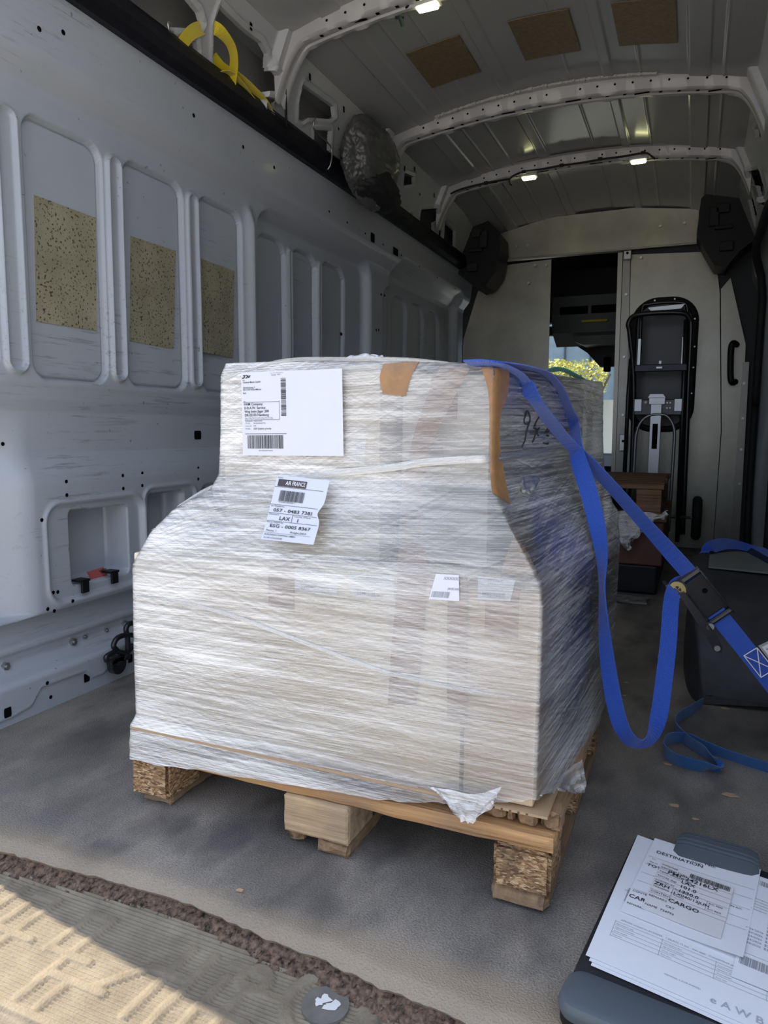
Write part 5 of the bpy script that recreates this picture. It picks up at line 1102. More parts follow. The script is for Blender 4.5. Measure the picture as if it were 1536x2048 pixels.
torn('film_pucker', ([hitf(690, 716, .001), hitf(730, 714, .001), hitf(760, 714, .001)], [hitf(692, 716, .001) + Vector((0, .01, .006)), hitf(728, 714, .001) + Vector((0, 0.01, .009)), hitf(762, 714, .001) + Vector((0, .01, .005))]), 12, 0.005)
torn('film_pucker', ([hitf(1040, 955, .002), hitf(1060, 950, .002), hitf(1078, 955, .002)], [hitf(1042, 985, .004), hitf(1062, 992, .004), hitf(1070, 985, .004)]), 17, 0.008)
# ---- green strap loop lying on the load
strap('green_strap', GREEN, [atY(1098, 742, 1.58), atY(1120, 738, 1.56), atY(1145, 748, 1.58), atY(1165, 760, 1.62)], 0.020, 'green strap end lying on top of the load at the back', 'strap', twist=[70, 70, 70, 70])

# ================================================================== STRAPS
rs = thing('ratchet_strap', atY(1400, 1200, 1.55), 'blue ratchet strap running from the load top down to the right wall', 'strap')
A = [hitf(950, 722, .004), hitf(985, 729, .004), hitf(1020, 745, .005), hitf(1042, 764, .006)]
A = A + [atY(1075, 808, A[-1].y + 0.01), atY(1130, 878, 1.34), atY(1200, 948, 1.40), atY(1290, 1048, 1.48), atY(1362, 1128, 1.535), atY(1388, 1158, 1.555)]
strap('webbing', BLUE, A, 0.032, '', '', twist=[75, 72, 68, 62, 58, 52, 48, 40, 12, 0], parent=rs, smooth=9)
B = [hitf(940, 719, .004), hitf(975, 722, .006), hitf(1010, 727, .006), hitf(1045, 733, .007), hitf(1080, 748, .008), hitf(1108, 775, .010), hitf(1122, 810, .012), hitf(1136, 850, .014)]
B = B + [atY(1153, 905, 1.36), atY(1175, 975, 1.36), atY(1193, 1045, 1.355), atY(1203, 1110, 1.35), atY(1204, 1170, 1.345), atY(1207, 1240, 1.34), atY(1216, 1330, 1.335), atY(1232, 1420, 1.33), atY(1250, 1468, 1.335), atY(1275, 1487, 1.35), atY(1302, 1474, 1.38), atY(1318, 1430, 1.41), atY(1328, 1360, 1.44), atY(1337, 1280, 1.47), atY(1341, 1220, 1.50), atY(1345, 1190, 1.52), atY(1352, 1172, 1.54), atY(1364, 1164, 1.555), atY(1376, 1168, 1.57)]
strap('webbing_tail', BLUE, B, 0.031, '', '', twist=[75, 74, 72, 70, 68, 66, 62, 55, 35, 8, 20, 50, 72, 60, 35, 25, 35, 60, 50, 15, 10, 15, 20, 25, 30, 40, 40], parent=rs, smooth=8)
D = [atY(1432, 1226, 1.575), atY(1462, 1262, 1.585), atY(1510, 1322, 1.60), atY(1560, 1386, 1.615), atY(1640, 1480, 1.64)]
strap('webbing_lower', BLUE, D, 0.037, '', '', twist=[0] * 5, parent=rs, smooth=6)
# ratchet: local frame u = along the strap, v = across, n = towards the doors
u0 = (atY(1440, 1236, 1.575) - atY(1372, 1152, 1.55)).normalized(); n0 = -(atY(1405, 1195, 1.56) - CAM).normalized(); n0 = (n0 - u0 * n0.dot(u0)).normalized(); v0 = n0.cross(u0).normalized()
if v0.z < 0: v0 = -v0
oR = atY(1405, 1192, 1.562)
def L(u, v, n): return oR + u0 * u + v0 * v + n0 * n
def lprism(name, poly, n_a, n_b, mat, parent=rs):
    m = MB(); m.prism([L(u, v, n_a) for u, v in poly], n0 * (n_b - n_a)); return m.build(name, mat, parent)
lprism('ratchet_base', [(-0.048, -0.020), (0.055, -0.020), (0.055, 0.026), (-0.048, 0.026)], -0.010, -0.006, simple('black_ratchet_plate', (0.03, 0.03, 0.032), 0.35, 0.5))
side = [(-0.060, -0.010), (-0.052, 0.012), (-0.030, 0.014), (0.050, 0.008), (0.066, 0.002), (0.070, -0.010), (0.060, -0.016), (-0.03, -0.014)]
for vv in (-0.024, 0.026):
    m = MB(); m.prism([L(u, vv, n) for u, n in side], v0 * 0.0025); fr_ = m.build('ratchet_frame', BLKMET, rs)
m = MB(); m.prism([L(u, v, 0.014) for u, v in [(-0.040, -0.034), (0.066, -0.044), (0.100, -0.050), (0.112, -0.042), (0.104, -0.032), (0.070, -0.026), (-0.036, -0.022)]], n0 * 0.006); hd = m.build('handle', BLKMET, rs)
m = MB(); m.cyl(L(0.098, -0.042, 0.020), n0, 0.006, 0.003, 12); m.build('handle_rivet', STEEL, hd)
m = MB(); m.cyl(L(-0.050, -0.044, 0.0), v0, 0.021, 0.006, 20); m.build('ratchet_wheel', BLKMET, rs)
m = MB(); c = L(-0.046, -0.030, 0.016)
for k in range(16):
    a = k / 16 * 2 * math.pi; b_ = (k + 1) / 16 * 2 * math.pi
    P = lambda th, r: c + (u0 * math.cos(th) + (v0 * 0.85) * math.sin(th)) * r
    m.add([P(a, .008), P(b_, .008), P(b_, .018), P(a, .018)], [(0, 1, 2, 3)]); m.add([P(a, .018), P(b_, .018), P(b_, .018) - n0 * .012, P(a, .018) - n0 * .012], [(0, 1, 2, 3)])
    if k % 4 == 0: m.add([P(a, 0), P(b_, .003), P(b_, .009), P(a, .009)], [(0, 1, 2, 3)])
m.build('spindle_washer', BRASS, rs)
m = MB(); m.cyl(c - n0 * 0.004, n0, 0.019, 0.003, 20); m.build('wheel_core', BLKMET, rs)
m = MB(); m.cyl(L(0.054, -0.026, 0.012), n0, 0.0075, 0.008, 14); m.build('pivot_bolt', STEEL, rs)
m = MB(); m.tube([L(0.056, -0.026, 0.0), L(0.056, 0.028, 0.0)], 0.006, 10); m.build('cross_bar', BLKMET, rs); m = MB(); m.tube([L(-0.050, -0.026, 0.0), L(-0.050, 0.028, 0.0)], 0.010, 10); m.build('spindle', BLKMET, rs)
m = MB(); m.cyl(L(-0.004, 0.010, -0.006), n0, 0.0055, 0.0008, 14); m.build('plate_hole', HOLE, rs)
# sewn cross stitching and the white tag
uD = (atY(1536, 1356, 1.61) - atY(1480, 1285, 1.595)).normalized(); nD = -(atY(1520, 1330, 1.60) - CAM).normalized(); nD = (nD - uD * nD.dot(uD)).normalized(); vD = nD.cross(uD); vD = vD if vD.z > 0 else -vD
oD = atY(1517, 1324, 1.600) + nD * 0.0035
S = lambda u, v: oD + uD * u + vD * v
m = MB(); h_ = 0.0150; l_ = 0.028
for a, b_ in (((-l_, -h_), (l_, -h_)), ((l_, -h_), (l_, h_)), ((l_, h_), (-l_, h_)), ((-l_, h_), (-l_, -h_)), ((-l_, -h_), (l_, h_)), ((-l_, h_), (l_, -h_))): m.tube([S(*a), S(*b_)], 0.0011, 6)
m.build('cross_stitching', WHITE, rs)
Sg = lambda u, v: oD + uD * u + vD * v - nD * 0.001
m = MB(); m.prism([Sg(-0.030, 0.019), Sg(-0.026, 0.052), Sg(0.05, 0.052), Sg(0.05, 0.019)], nD * 0.0008); tg_ = m.build('sewn_label', simple('grey_label_border', (0.35, 0.34, 0.36), 0.6), rs)
m = MB(); m.prism([Sg(-0.024, 0.023), Sg(-0.022, 0.046), Sg(0.05, 0.046), Sg(0.05, 0.023)], nD * 0.0012); m.build('label_field', PAPER2, tg_)
pr = Print(Sg(-0.024, 0.023), uD * 0.07, vD * 0.024, nD); pr.text('AUT', 0.10, 0.18, 0.85, 0.02, h=0.0018); pr.mb.build('print', INKG, tg_)
# blue strap lying on the floor
fs_path = [(1404, 1408, .004), (1382, 1420, .018), (1356, 1436, .020), (1352, 1456, .019), (1378, 1482, .019), (1408, 1502, .018), (1430, 1520, .016), (1436, 1536, .012), (1400, 1532, .017), (1352, 1518, .019), (1328, 1497, .019), (1338, 1478, .019), (1372, 1476, .018), (1410, 1492, .020), (1448, 1508, .012), (1490, 1522, .012), (1540, 1538, .012), (1600, 1560, .010)]
P = [atZ(px, py, z) for px, py, z in fs_path]; W = []
for i in range(len(P)): tl = (0.15 if i in (0,) else 1.0); W.append(Vector((0, -0.55 if i not in (6, 7) else -0.9, 1.0 if i not in (6, 7) else 0.4)))
m = MB(); m.ribbon(P, W, None, 0.034, 0.0022, 8); fstp = m.build('lashing_strap', TEAL); tag(fstp, 'light blue webbing strap looped loosely on the floor right of the pallet', 'strap')
# ================================================================== WHEEL ARCH
def arch_shell():
    m = MB(); n1, n2 = 26, 44; vs = []
    for j in range(n2 + 1):
        t_ = j / n2; y_ = 1.97 + 1.15 * t_
        y_ = 1.985 + 1.06 * (0.5 - 0.5 * math.cos(math.pi * t_)); zt = max(0.004, 0.285 * max(0.0, 1 - abs((y_ - 2.515) / 0.531) ** 3.0) ** (1 / 2.2))
        for i in range(n1 + 1):
            a = i / n1; r_c = 0.035
            # profile: up the inner face, round the shoulder, across to the wall
            if a < 0.55: x_, z_ = 0.004 + 0.012 * a + 0.05 * (1 - min(1, zt / 0.285)), zt * (a / 0.55) * 0.94
            elif a < 0.7: th = (a - 0.55) / 0.15 * math.pi / 2; x_, z_ = 0.0106 + r_c * (1 - math.cos(th)) + 0.05 * (1 - min(1, zt / 0.285)), zt * 0.94 + zt * 0.06 * math.sin(th)
            else: x_, z_ = 0.046 + (a - 0.7) / 0.3 * 0.255, zt
            w_ = 0.002 * noise.noise(Vector((x_ * 9, y_ * 9, z_ * 9))); vs.append((x_ + w_, y_, max(0, z_ + w_)))
    fs = [(j * (n1 + 1) + i, j * (n1 + 1) + i + 1, (j + 1) * (n1 + 1) + i + 1, (j + 1) * (n1 + 1) + i) for j in range(n2) for i in range(n1)]
    fs.append(tuple(range(n1 + 1))); m.add(vs, fs); return m
wa = arch_shell().build('wheel_arch_cover', ARCH, smooth=True, sharp=50); tag(wa, 'dusty black moulded wheel arch cover on the floor at the right wall', 'wheel arch')
m = MB(); n_ = 10; m.prism([(0.060, 2.40, 0.2880), (0.30, 2.36, 0.2880), (0.30, 2.74, 0.2880), (0.070, 2.74, 0.2880)], (0, 0, 0.006)); fl = m.build('felt_mat', MAT_TOP); tag(fl, 'grey felt mat lying on top of the black wheel arch cover', 'mat')
P = [atZ(1408, 1106, .297), atZ(1420, 1096, .312), atZ(1445, 1088, .320), atZ(1475, 1090, .314), atZ(1505, 1099, .302), atZ(1530, 1110, .300), atZ(1560, 1125, .298)]
m = MB(); m.ribbon(P, [Vector((0.3, 1, 0.5))] * 7, None, 0.045, 0.0025, 6); o = m.build('lashing_strap', BLUE); tag(o, 'dark blue strap draped over the grey mat on the wheel arch', 'strap')
P = [atZ(1420, 1100, .299), atZ(1450, 1096, .306), atZ(1485, 1096, .300), atZ(1515, 1112, .297), atZ(1545, 1130, .296)]
m = MB(); m.ribbon(P, [Vector((0.1, 1, 0.2))] * 5, None, 0.03, 0.0025, 6); m.build('loose_end', simple('navy_cloth', (0.01, 0.015, 0.06), 0.7), o)
# dirt ridge and splinters beside the arch
rnd = random.Random(21)
for i, (px, py, s) in enumerate(((1460, 1592, .012), (1253, 1366, .006), (1355, 1520, .006), (1335, 1502, .008), (1335, 1530, .007), (1350, 1613, .008), (480, 1783, .005), (1450, 1418, .008), (1248, 1392, .005), (1010, 1752, .005), (1390, 1640, .005))):
    c = atZ(px, py, 0.0); m = MB(); k = 6; q = []
    for j in range(k): th = 2 * math.pi * j / k + rnd.uniform(-.3, .3); r_ = s * rnd.uniform(.6, 1.1); q.append(c + Vector((math.cos(th) * r_ * 1.5, math.sin(th) * r_ * 0.7, 0.001)))
    m.prism(q, (0, 0, 0.002)); o = m.build('wood_splinter', CHIPW)
    lb = ['largest pale wood splinter on the floor at the right, below the blue loop', 'tiny splinter beside the hanging blue strap', 'splinter in the middle of the blue floor strap loop', 'splinter at the left end of the blue floor strap loop', 'splinter just below the blue floor strap loop', 'thin splinter on the floor between clipboard and blue floor strap', 'tiny splinter near the loading edge left of the pallet blocks', 'wood splinter against the foot of the wheel arch cover', 'tiny splinter at the pallet side by the hanging strap', 'small pale splinter on the floor beneath the pallet front', 'small pale splinter on the floor above the clipboard'][i]
    tag(o, lb, 'splinter', 'splinters on the floor')
# ================================================================== BACKGROUND GOODS
def small_pallet(x0, x1, y0, y1, z0, label, n=6):
    t = thing('stacked_pallet', ((x0 + x1) / 2, (y0 + y1) / 2, z0), label, 'pallet')
    for k in range(n):
        a = y0 + (y1 - y0) * k / n; m = MB(); m.bbox(x0 + 0.004 * (k % 3), x1 - 0.006 * ((k * 2) % 3), a, a + (y1 - y0) / n * 0.82, z0 + 0.115, z0 + 0.137, 0.003); m.build('deck_board', OLDW, t)
    for xx in (x0 + 0.01, (x0 + x1) / 2 - 0.05, x1 - 0.11):
        m = MB(); m.bbox(xx, xx + 0.1, y0 + 0.005, y1, z0 + 0.09, z0 + 0.114, 0.003); m.build('stringer_board', OLDW, t)
        for yy_ in (y0 + 0.01, y1 - 0.11): m = MB(); m.bbox(xx, xx + 0.1, yy_, yy_ + 0.1, z0 + 0.018, z0 + 0.09, 0.003); m.build('pallet_block', OLDW, t)
        m = MB(); m.bbox(xx, xx + 0.1, y0 + 0.005, y1, z0, z0 + 0.018, 0.003); m.build('bottom_board', OLDW, t)
    return t
small_pallet(-0.75, -0.105, 3.22, 4.10, 0.345, 'brown wooden pallet lying on top of the dark crate by the hand truck', 7)
cr_ = thing('wooden_crate', (-0.43, 3.6, 0.13), 'dark reddish crate carrying the upper pallet near the partition', 'crate')
m = MB(); m.bbox(-0.76, -0.10, 3.24, 4.0, 0.13, 0.320, 0.006); m.build('crate_body', simple('dark_red_board', (0.10, 0.040, 0.028), 0.6, vary=0.3), cr_)
m = MB(); m.bbox(-0.77, -0.09, 3.23, 4.01, 0.321, 0.3445, 0.004); m.build('crate_lid', OLDW, cr_)
m = MB(); m.bbox(-0.76, -0.115, 3.25, 4.0, 0.002, 0.129, 0.01); o = m.build('black_tray', BLACK); tag(o, 'low black tray on the floor under the reddish crate', 'tray')
torn('loose_film', ([(-0.30, 3.21, 0.36), (-0.22, 3.205, 0.37), (-0.12, 3.20, 0.36), (-0.09, 3.20, 0.38)], [(-0.31, 3.19, 0.30), (-0.24, 3.18, 0.20), (-0.20, 3.19, 0.27), (-0.10, 3.19, 0.35)]), 31, 0.03, parent=None)
o = bpy.data.objects['loose_film']; tag(o, 'torn clear film hanging from the dark crate in the background', 'film')
torn('loose_film', ([(-0.36, 3.16, 0.012), (-0.25, 3.15, 0.015), (-0.14, 3.16, 0.010)], [(-0.36, 3.05, 0.004), (-0.25, 3.04, 0.006), (-0.15, 3.06, 0.004)]), 33, 0.012, parent=None)
o = bpy.data.objects['loose_film.001']; tag(o, 'strip of clear film lying on the floor in front of the black tray', 'film')
# ---- hand truck leaning on the partition
ht = thing('hand_truck', (-0.20, 4.48, 0), 'folding hand truck with black frame and silver telescopic rail in front of the partition window', 'hand truck')
def T(name, mat, pts, r, sm=0, n=10): m = MB(); m.tube(pts, r, n, smooth=sm); return m.build(name, mat, ht, smooth=True)
T('handle_loop', BLKMET, [(-0.335, 4.52, 0.10), (-0.335, 4.52, 0.60), (-0.345, 4.50, 1.00), (-0.375, 4.46, 1.26), (-0.385, 4.45, 1.31), (-0.372, 4.45, 1.345), (-0.335, 4.46, 1.365), (-0.22, 4.47, 1.372), (-0.10, 4.48, 1.365), (-0.062, 4.49, 1.335), (-0.050, 4.50, 1.28), (-0.048, 4.52, 1.0), (-0.042, 4.53, 0.60), (-0.036, 4.54, 0.10)], 0.0145, 6)
T('frame_tube', BLKMET, [(-0.372, 4.50, 0.06), (-0.372, 4.50, 0.9), (-0.366, 4.50, 1.12)], 0.012); T('frame_tube', BLKMET, [(-0.062, 4.50, 0.06), (-0.072, 4.50, 0.9), (-0.078, 4.50, 1.33)], 0.013)
T('upper_loop', BLKMET, [(-0.32, 4.55, 1.15), (-0.322, 4.55, 1.40), (-0.28, 4.55, 1.435), (-0.12, 4.55, 1.435), (-0.075, 4.55, 1.39), (-0.07, 4.55, 1.15)], 0.010, 6)
for xx in (-0.323, -0.086):
    m = MB(); m.bbox(xx - 0.009, xx + 0.009, 4.50, 4.52, 1.075, 1.235, 0.002); m.build('side_slide', SILVER, ht)
m = MB(); m.bbox(-0.345, -0.06, 4.485, 4.505, 1.045, 1.085, 0.004); cb_ = m.build('cross_bar', NAVY, ht)
m = MB(); m.bbox(-0.225, -0.190, 4.475, 4.49, 1.058, 1.072, 0.002); m.build('buckle', STEEL, cb_)
m = MB(); m.bbox(-0.212, -0.196, 4.478, 4.49, 1.085, 1.105, 0.002); m.build('tab', SILVER, cb_)
m = MB(); m.bbox(-0.335, -0.075, 4.49, 4.50, 0.795, 0.885, 0.004); pl = m.build('back_plate', BLKMET, ht)
for (a, b_) in ((-0.335, -0.292), (-0.118, -0.075)): m = MB(); m.bbox(a, b_, 4.478, 4.492, 0.815, 0.888, 0.003); m.build('end_plate', SILVER, pl)
m = MB(); m.bbox(-0.255, -0.165, 4.468, 4.484, 0.855, 0.895, 0.003); m.prism([(-0.26, 4.475, 0.895), (-0.165, 4.475, 0.895), (-0.18, 4.475, 0.915), (-0.25, 4.475, 0.915)], (0, .01, 0)); m.build('clamp', SILVER, pl)
m = MB(); m.cyl((-0.27, 4.465, 0.868), (0, 1, 0), 0.009, 0.02, 12); m.build('release_button', WHITE, pl)
for k in range(4):
    m = MB(); m.cyl((-0.155 + 0.016 * (k % 2), 4.478, 0.835 + 0.03 * (k // 2)), (0, 1, 0), 0.0045, 0.02, 8); m.build('bolt', STEEL, pl)
m = MB(); m.bbox(-0.243, -0.182, 4.465, 4.482, 0.30, 0.858, 0.003); tl_ = m.build('telescopic_rail', SILVER, ht)
m = MB(); m.box(-0.227, -0.198, 4.462, 4.466, 0.60, 0.745); m.build('rail_slot', HOLE, tl_)
T('base_loop', CHROME, [(-0.318, 4.47, 0.12), (-0.318, 4.47, 0.60), (-0.312, 4.47, 0.70), (-0.285, 4.47, 0.765), (-0.235, 4.47, 0.795), (-0.165, 4.47, 0.795), (-0.125, 4.47, 0.755), (-0.108, 4.47, 0.70), (-0.106, 4.47, 0.60), (-0.112, 4.47, 0.12)], 0.0095, 6)
m = MB(); m.bbox(-0.16 - 0.06, -0.12, 4.545, 4.56, 1.40, 1.42, 0.002); m.prism([(-0.29, 4.54, 1.415), (-0.09, 4.54, 1.425), (-0.11, 4.54, 1.40), (-0.27, 4.54, 1.395)], (0, 0.006, 0)); m.build('hook_bracket', SILVER, ht)
def wheel(x_): 
    w_ = MB(); pr_ = []; n_ = 36; prof_w = [(0.070, -0.020), (0.108, -0.026), (0.124, -0.016), (0.128, 0.0), (0.124, 0.016), (0.108, 0.026), (0.070, 0.020)]
    vs = [(x_ + b_, 4.50 + a * math.cos(th), 0.205 + a * math.sin(th)) for th in np.linspace(0, 2 * math.pi, n_, endpoint=False) for a, b_ in prof_w]; k = len(prof_w)
    w_.add(vs, [(i * k + j, i * k + j + 1, ((i + 1) % n_) * k + j + 1, ((i + 1) % n_) * k + j) for i in range(n_) for j in range(k - 1)])
    t_ = w_.build('tyre', RUBBER, ht, smooth=True); r2 = MB(); r2.cyl((x_ - 0.015, 4.50, 0.205), (1, 0, 0), 0.071, 0.03, 24); r2.cyl((x_ - 0.03, 4.50, 0.205), (1, 0, 0), 0.015, 0.06, 12); r2.build('wheel_rim', STEEL, t_)
wheel(0.035); wheel(-0.44)
T('axle', STEEL, [(-0.44, 4.50, 0.205), (0.035, 4.50, 0.205)], 0.008)
m = MB(); m.bbox(-0.36, -0.06, 4.22, 4.45, 0.0, 0.012, 0.003); m.build('toe_plate', BLKMET, ht)
# ================================================================== CLIPBOARD CASE AND PAPERS
bo = Vector((-0.096, 0.845, 0.0)); bu = Vector((0.985, -0.172, 0)).normalized(); bu = Vector((0.990, -0.141, 0)).normalized(); bv = Vector((0.141, 0.990, 0)).normalized()
cbx = thing('clipboard_case', bo, 'dark storage clipboard with grey lower rim and grey clip on the floor at the right', 'clipboard')
def Bp(u, v, z): return bo + bu * u + bv * v + Vector((0, 0, z))
def rbox(name, u0_, u1_, v0_, v1_, z0, z1, r, mat, parent, rim=0.004):
    m = MB(); 
    def loop(off, z): 
        out = []
        for cx, cy, a0 in ((u1_ - r, v1_ - r, 0), (u0_ + r, v1_ - r, 90), (u0_ + r, v0_ + r, 180), (u1_ - r, v0_ + r, 270)):
            for k in range(9): a = math.radians(a0 + 90 * k / 8); out.append(Bp(cx + (r - off) * math.cos(a), cy + (r - off) * math.sin(a), z))
        return out
    levels = [(rim, z0), (rim * 0.3, z0 + rim * 0.3), (0, z0 + rim), (0, z1 - rim), (rim * 0.3, z1 - rim * 0.3), (rim, z1)]; n = 36; vs = []
    for o_, z_ in levels: vs += loop(o_, z_)
    fs = [(i * n + k, i * n + (k + 1) % n, (i + 1) * n + (k + 1) % n, (i + 1) * n + k) for i in range(5) for k in range(n)] + [tuple(range(n))[::-1], tuple(5 * n + k for k in range(n))]
    m.add(vs, fs); return m.build(name, mat, parent, smooth=True, sharp=35)
BW, BL_ = 0.262, 0.360
rbox('case_body', -0.014, BW, -0.048, BL_ + 0.014, 0.001, 0.026, 0.022, BLACK, cbx)
rbox('writing_plate', -0.011, BW - 0.003, 0.008, BL_ + 0.012, 0.026, 0.0345, 0.016, simple('dark_board_plastic', (0.02, 0.021, 0.025), 0.35), cbx, 0.002)
rbox('grey_rim', -0.016, BW + 0.004, -0.052, 0.018, 0.014, 0.040, 0.024, GREYP, cbx, 0.010)
# clip with moulded lines
m = MB(); cu0, cu1 = 0.050, 0.175; cv0 = 0.334; n = 24; vs = []; fs = []
for j in range(n + 1):
    t_ = j / n; v_ = cv0 + 0.068 * t_; z_ = 0.040 + 0.012 * math.sin(t_ * math.pi * 0.75) + 0.0009 * (math.sin(t_ * 2 * math.pi * 9) if t_ > 0.35 else 0); ins = 0.006 * t_ + 0.05 * max(0, t_ - 0.88)
    for i in range(13): q = i / 12; vs.append(Bp(cu0 + ins + (cu1 - cu0 - 2 * ins) * q, v_, z_ - 0.005 * (abs(q - 0.5) * 2) ** 10))
fs = [(j * 13 + i, j * 13 + i + 1, (j + 1) * 13 + i + 1, (j + 1) * 13 + i) for j in range(n) for i in range(12)]
k = len(vs); vs += [Vector(v) - Vector((0, 0, 0.004)) for v in vs[:]]; fs += [tuple(k + q for q in f[::-1]) for f in fs]; per = [i for i in range(13)] + [(j + 1) * 13 - 1 for j in range(1, n + 1)] + [n * 13 + i for i in range(11, -1, -1)] + [j * 13 for j in range(n - 1, 0, -1)]
fs += [(per[i], per[(i + 1) % len(per)], k + per[(i + 1) % len(per)], k + per[i]) for i in range(len(per))]
m.add(vs, fs); m.build('clip', GREYP, cbx, smooth=True, sharp=45)
def paper(name, quad_uv, z, label, mat=PAPER, curl=0.0, parent=None, group='papers on the clipboard', z2=None):
    """sheet between lower-left, lower-right, upper-right, upper-left in board coordinates"""
    a, b_, c, d = quad_uv; m = MB(); nu, nv = 14, 18; vs = []
    for j in range(nv + 1):
        for i in range(nu + 1):
            s, t_ = i / nu, j / nv; u = (a[0] * (1 - s) + b_[0] * s) * (1 - t_) + (d[0] * (1 - s) + c[0] * s) * t_; v = (a[1] * (1 - s) + b_[1] * s) * (1 - t_) + (d[1] * (1 - s) + c[1] * s) * t_
            vs.append(Bp(u, v, z + curl * max(0, s - 0.5) * max(0, 0.35 - t_) * 8 + 0.0006 * math.sin(s * 5 + t_ * 3)))
    m.add(vs, [(j * (nu + 1) + i, j * (nu + 1) + i + 1, (j + 1) * (nu + 1) + i + 1, (j + 1) * (nu + 1) + i) for j in range(nv) for i in range(nu)])
    o = m.build(name, mat, parent, smooth=True)
    if parent is None: tag(o, label, 'paper', group)
    surf = lambda s, t_, h: Bp((a[0] * (1 - s) + b_[0] * s) * (1 - t_) + (d[0] * (1 - s) + c[0] * s) * t_, (a[1] * (1 - s) + b_[1] * s) * (1 - t_) + (d[1] * (1 - s) + c[1] * s) * t_, z + h + curl * max(0, s - 0.5) * max(0, 0.35 - t_) * 8 + 0.0006 * math.sin(s * 5 + t_ * 3))
    pr = Print(Bp(*a, z), Bp(*b_, z) - Bp(*a, z), Bp(*d, z) - Bp(*a, z), Vector((0, 0, 1)), surf=surf); return o, pr
paper('paper_sheet', ((0.006, 0.030), (0.242, 0.014), (0.236, 0.336), (0.000, 0.362)), 0.0362, 'bottom sheet of the paper pile, its left lower corner showing below the others')
paper('paper_sheet', ((0.002, 0.036), (0.238, 0.020), (0.232, 0.338), (-0.003, 0.363)), 0.0370, 'second lowest sheet of the paper pile, edge showing under the form')
o, pr = paper('air_waybill_form', ((-0.004, 0.042), (0.240, 0.026), (0.234, 0.340), (-0.008, 0.364)), 0.0380, 'printed waybill form with empty boxes, the widest sheet under the destination papers')
for (u, v, s_1) in ((.10, .62, 'Total'), (.06, .50, 'Not valid'), (.13, .88, 'Shipper name'), (.11, .80, 'To the order'), (.12, .74, 'Copies 1, 2 and 3 of this'), (.115, .72, 'Air Waybill are originals'), (.11, .70, 'and have the same'), (.10, .64, 'validity')): pr.text(s_1, u, v, .013, .0)
pr.text('APRON arrived on 6/13/2026   1 (SLAC) 12 pcs   (see app)   Consolidated as per attached manifest', .10, .285, .014, .002)
for v in (.27, .245, .22, .195, .17): pr.line(.075, v, .95, v - .0, .0014)
for u in (.075, .33, .60, .84): pr.line(u, .165, u, .275, .0014)
for v, s_1 in ((.252, 'Executed on date'), (.228, 'Signature of shipper'), (.203, 'Gross weight'), (.178, 'Rate class')):
    for u in (.085, .34, .61, .85): pr.text(s_1 if u < .8 else 'At place', u, v, .010)
pr.text('ORIGINAL 3 (FOR SHIPPER)', .38, .075, .011); pr.text('e A W B', .60, .035, .050, .006, mi=1)
pr.line(.075, .275, .16, .50, .0014) if False else None
pr.bars(.075, .42, .10, .53, 26, False, seed=4)
pr.mb.build('print', [INKG, simple('pale_grey_print', (0.42, 0.44, 0.48), 0.7)], o)
o, pr = paper('invoice_sheet', ((0.160, 0.100), (0.255, 0.092), (0.258, 0.335), (0.168, 0.346)), 0.0390, 'invoice sheet with price column at the right edge of the view')
for k in range(9): pr.text(('$375.00', '$279.00', '$378.00', '$470.00', '$1,150.00', '$1,600.00', '$2,007.00', '$2,200.00', '$3,100.00')[k], .30, .56 - k * .032, .026, .003); pr.text('6/24/2026', .04, .56 - k * .032, .022) if k > 3 else None
for k in range(5): pr.text('Description of goods', .05, .74 - k * .028, .018)
pr.line(0, .22, 1, .22, .002); pr.bars(.05, .12, 1.0, .19, 50, True, seed=8); pr.bars(.10, .90, 1.0, .95, 40, True, seed=6); pr.mb.build('print', INKG, o)
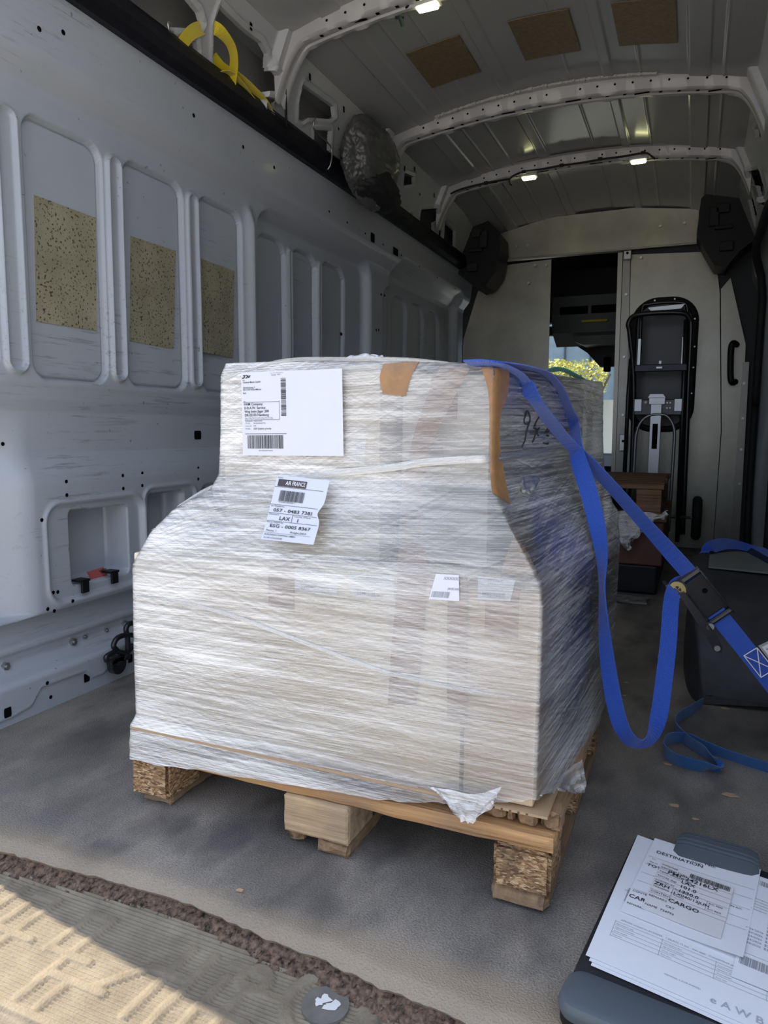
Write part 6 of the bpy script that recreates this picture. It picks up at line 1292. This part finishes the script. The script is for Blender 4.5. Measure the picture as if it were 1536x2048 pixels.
o, pr = paper('destination_sheet', ((0.014, 0.150), (0.170, 0.135), (0.175, 0.362), (0.019, 0.366)), 0.0400, 'white sheet headed destination under the clip, with a sticker label on it', curl=0.004)
pr.text('DESTINATION', .07, .800, .050, .010); pr.text('No.', .52, .845, .048, .010); pr.text('Pl Codes', .40, .835, .022); pr.text('To:', .06, .70, .020); pr.text('TOTAL', .04, .600, .048, .010); pr.text('Ship to', .05, .655, .020); pr.text('CONTENT', .02, .250, .028); pr.text('CARGO', .01, .175, .055, .012); pr.text('REMARKS', .02, .10, .026)
for v in (.73, .62, .50, .39, .28): pr.line(.02, v, .98, v, .0016)
pr.text('ON A/C', .80, .47, .024); pr.mb.build('print', [INK, INKG], o)
st_, pr2 = paper('sticker_label', ((0.038, 0.170), (0.141, 0.158), (0.145, 0.290), (0.042, 0.302)), 0.0414, 'sticker', mat=PAPER2, parent=o, curl=0.0022)
pr2.text('comp/app', .02, .93, .045); pr2.text('PMC24216LX', .13, .800, .095, .014); pr2.bars(.42, .875, .96, .965, 46, True, seed=12); pr2.text('DESTINATION', .02, .860, .045); pr2.text('LAX', .34, .715, .080, .012); pr2.text('TARE WEIGHT (kg)', .02, .770, .042); pr2.text('101.0', .34, .625, .080, .012); pr2.text('TOTAL (kg)', .02, .675, .042); pr2.text('1330.0', .34, .530, .080, .012)
pr2.text('LOADED AT', .02, .585, .038); pr2.text('ZRH', .02, .500, .085, .014); pr2.text('FLIGHT', .30, .535, .038); pr2.text('LX040/13JUN', .30, .460, .065, .010); pr2.text('TRANSFER AT', .02, .450, .038); pr2.text('FLIGHT', .30, .425, .036); pr2.text('A/C REG', .75, .520, .038); pr2.text('A/C REG', .75, .420, .038)
pr2.text('CONTENT', .02, .345, .045); pr2.text('CARGO', .27, .290, .090, .014); pr2.text('REMARKS', .02, .255, .045); pr2.text('CRT', .27, .175, .048); pr2.text('NAME  734793', .02, .08, .048)
for v in (.84, .745, .655, .565, .395, .325): pr2.line(.0, v, 1, v, .003)
pr2.line(.28, .395, .28, .565, .003); pr2.line(.73, .395, .73, .565, .003); pr2.mb.build('print', INK, st_)
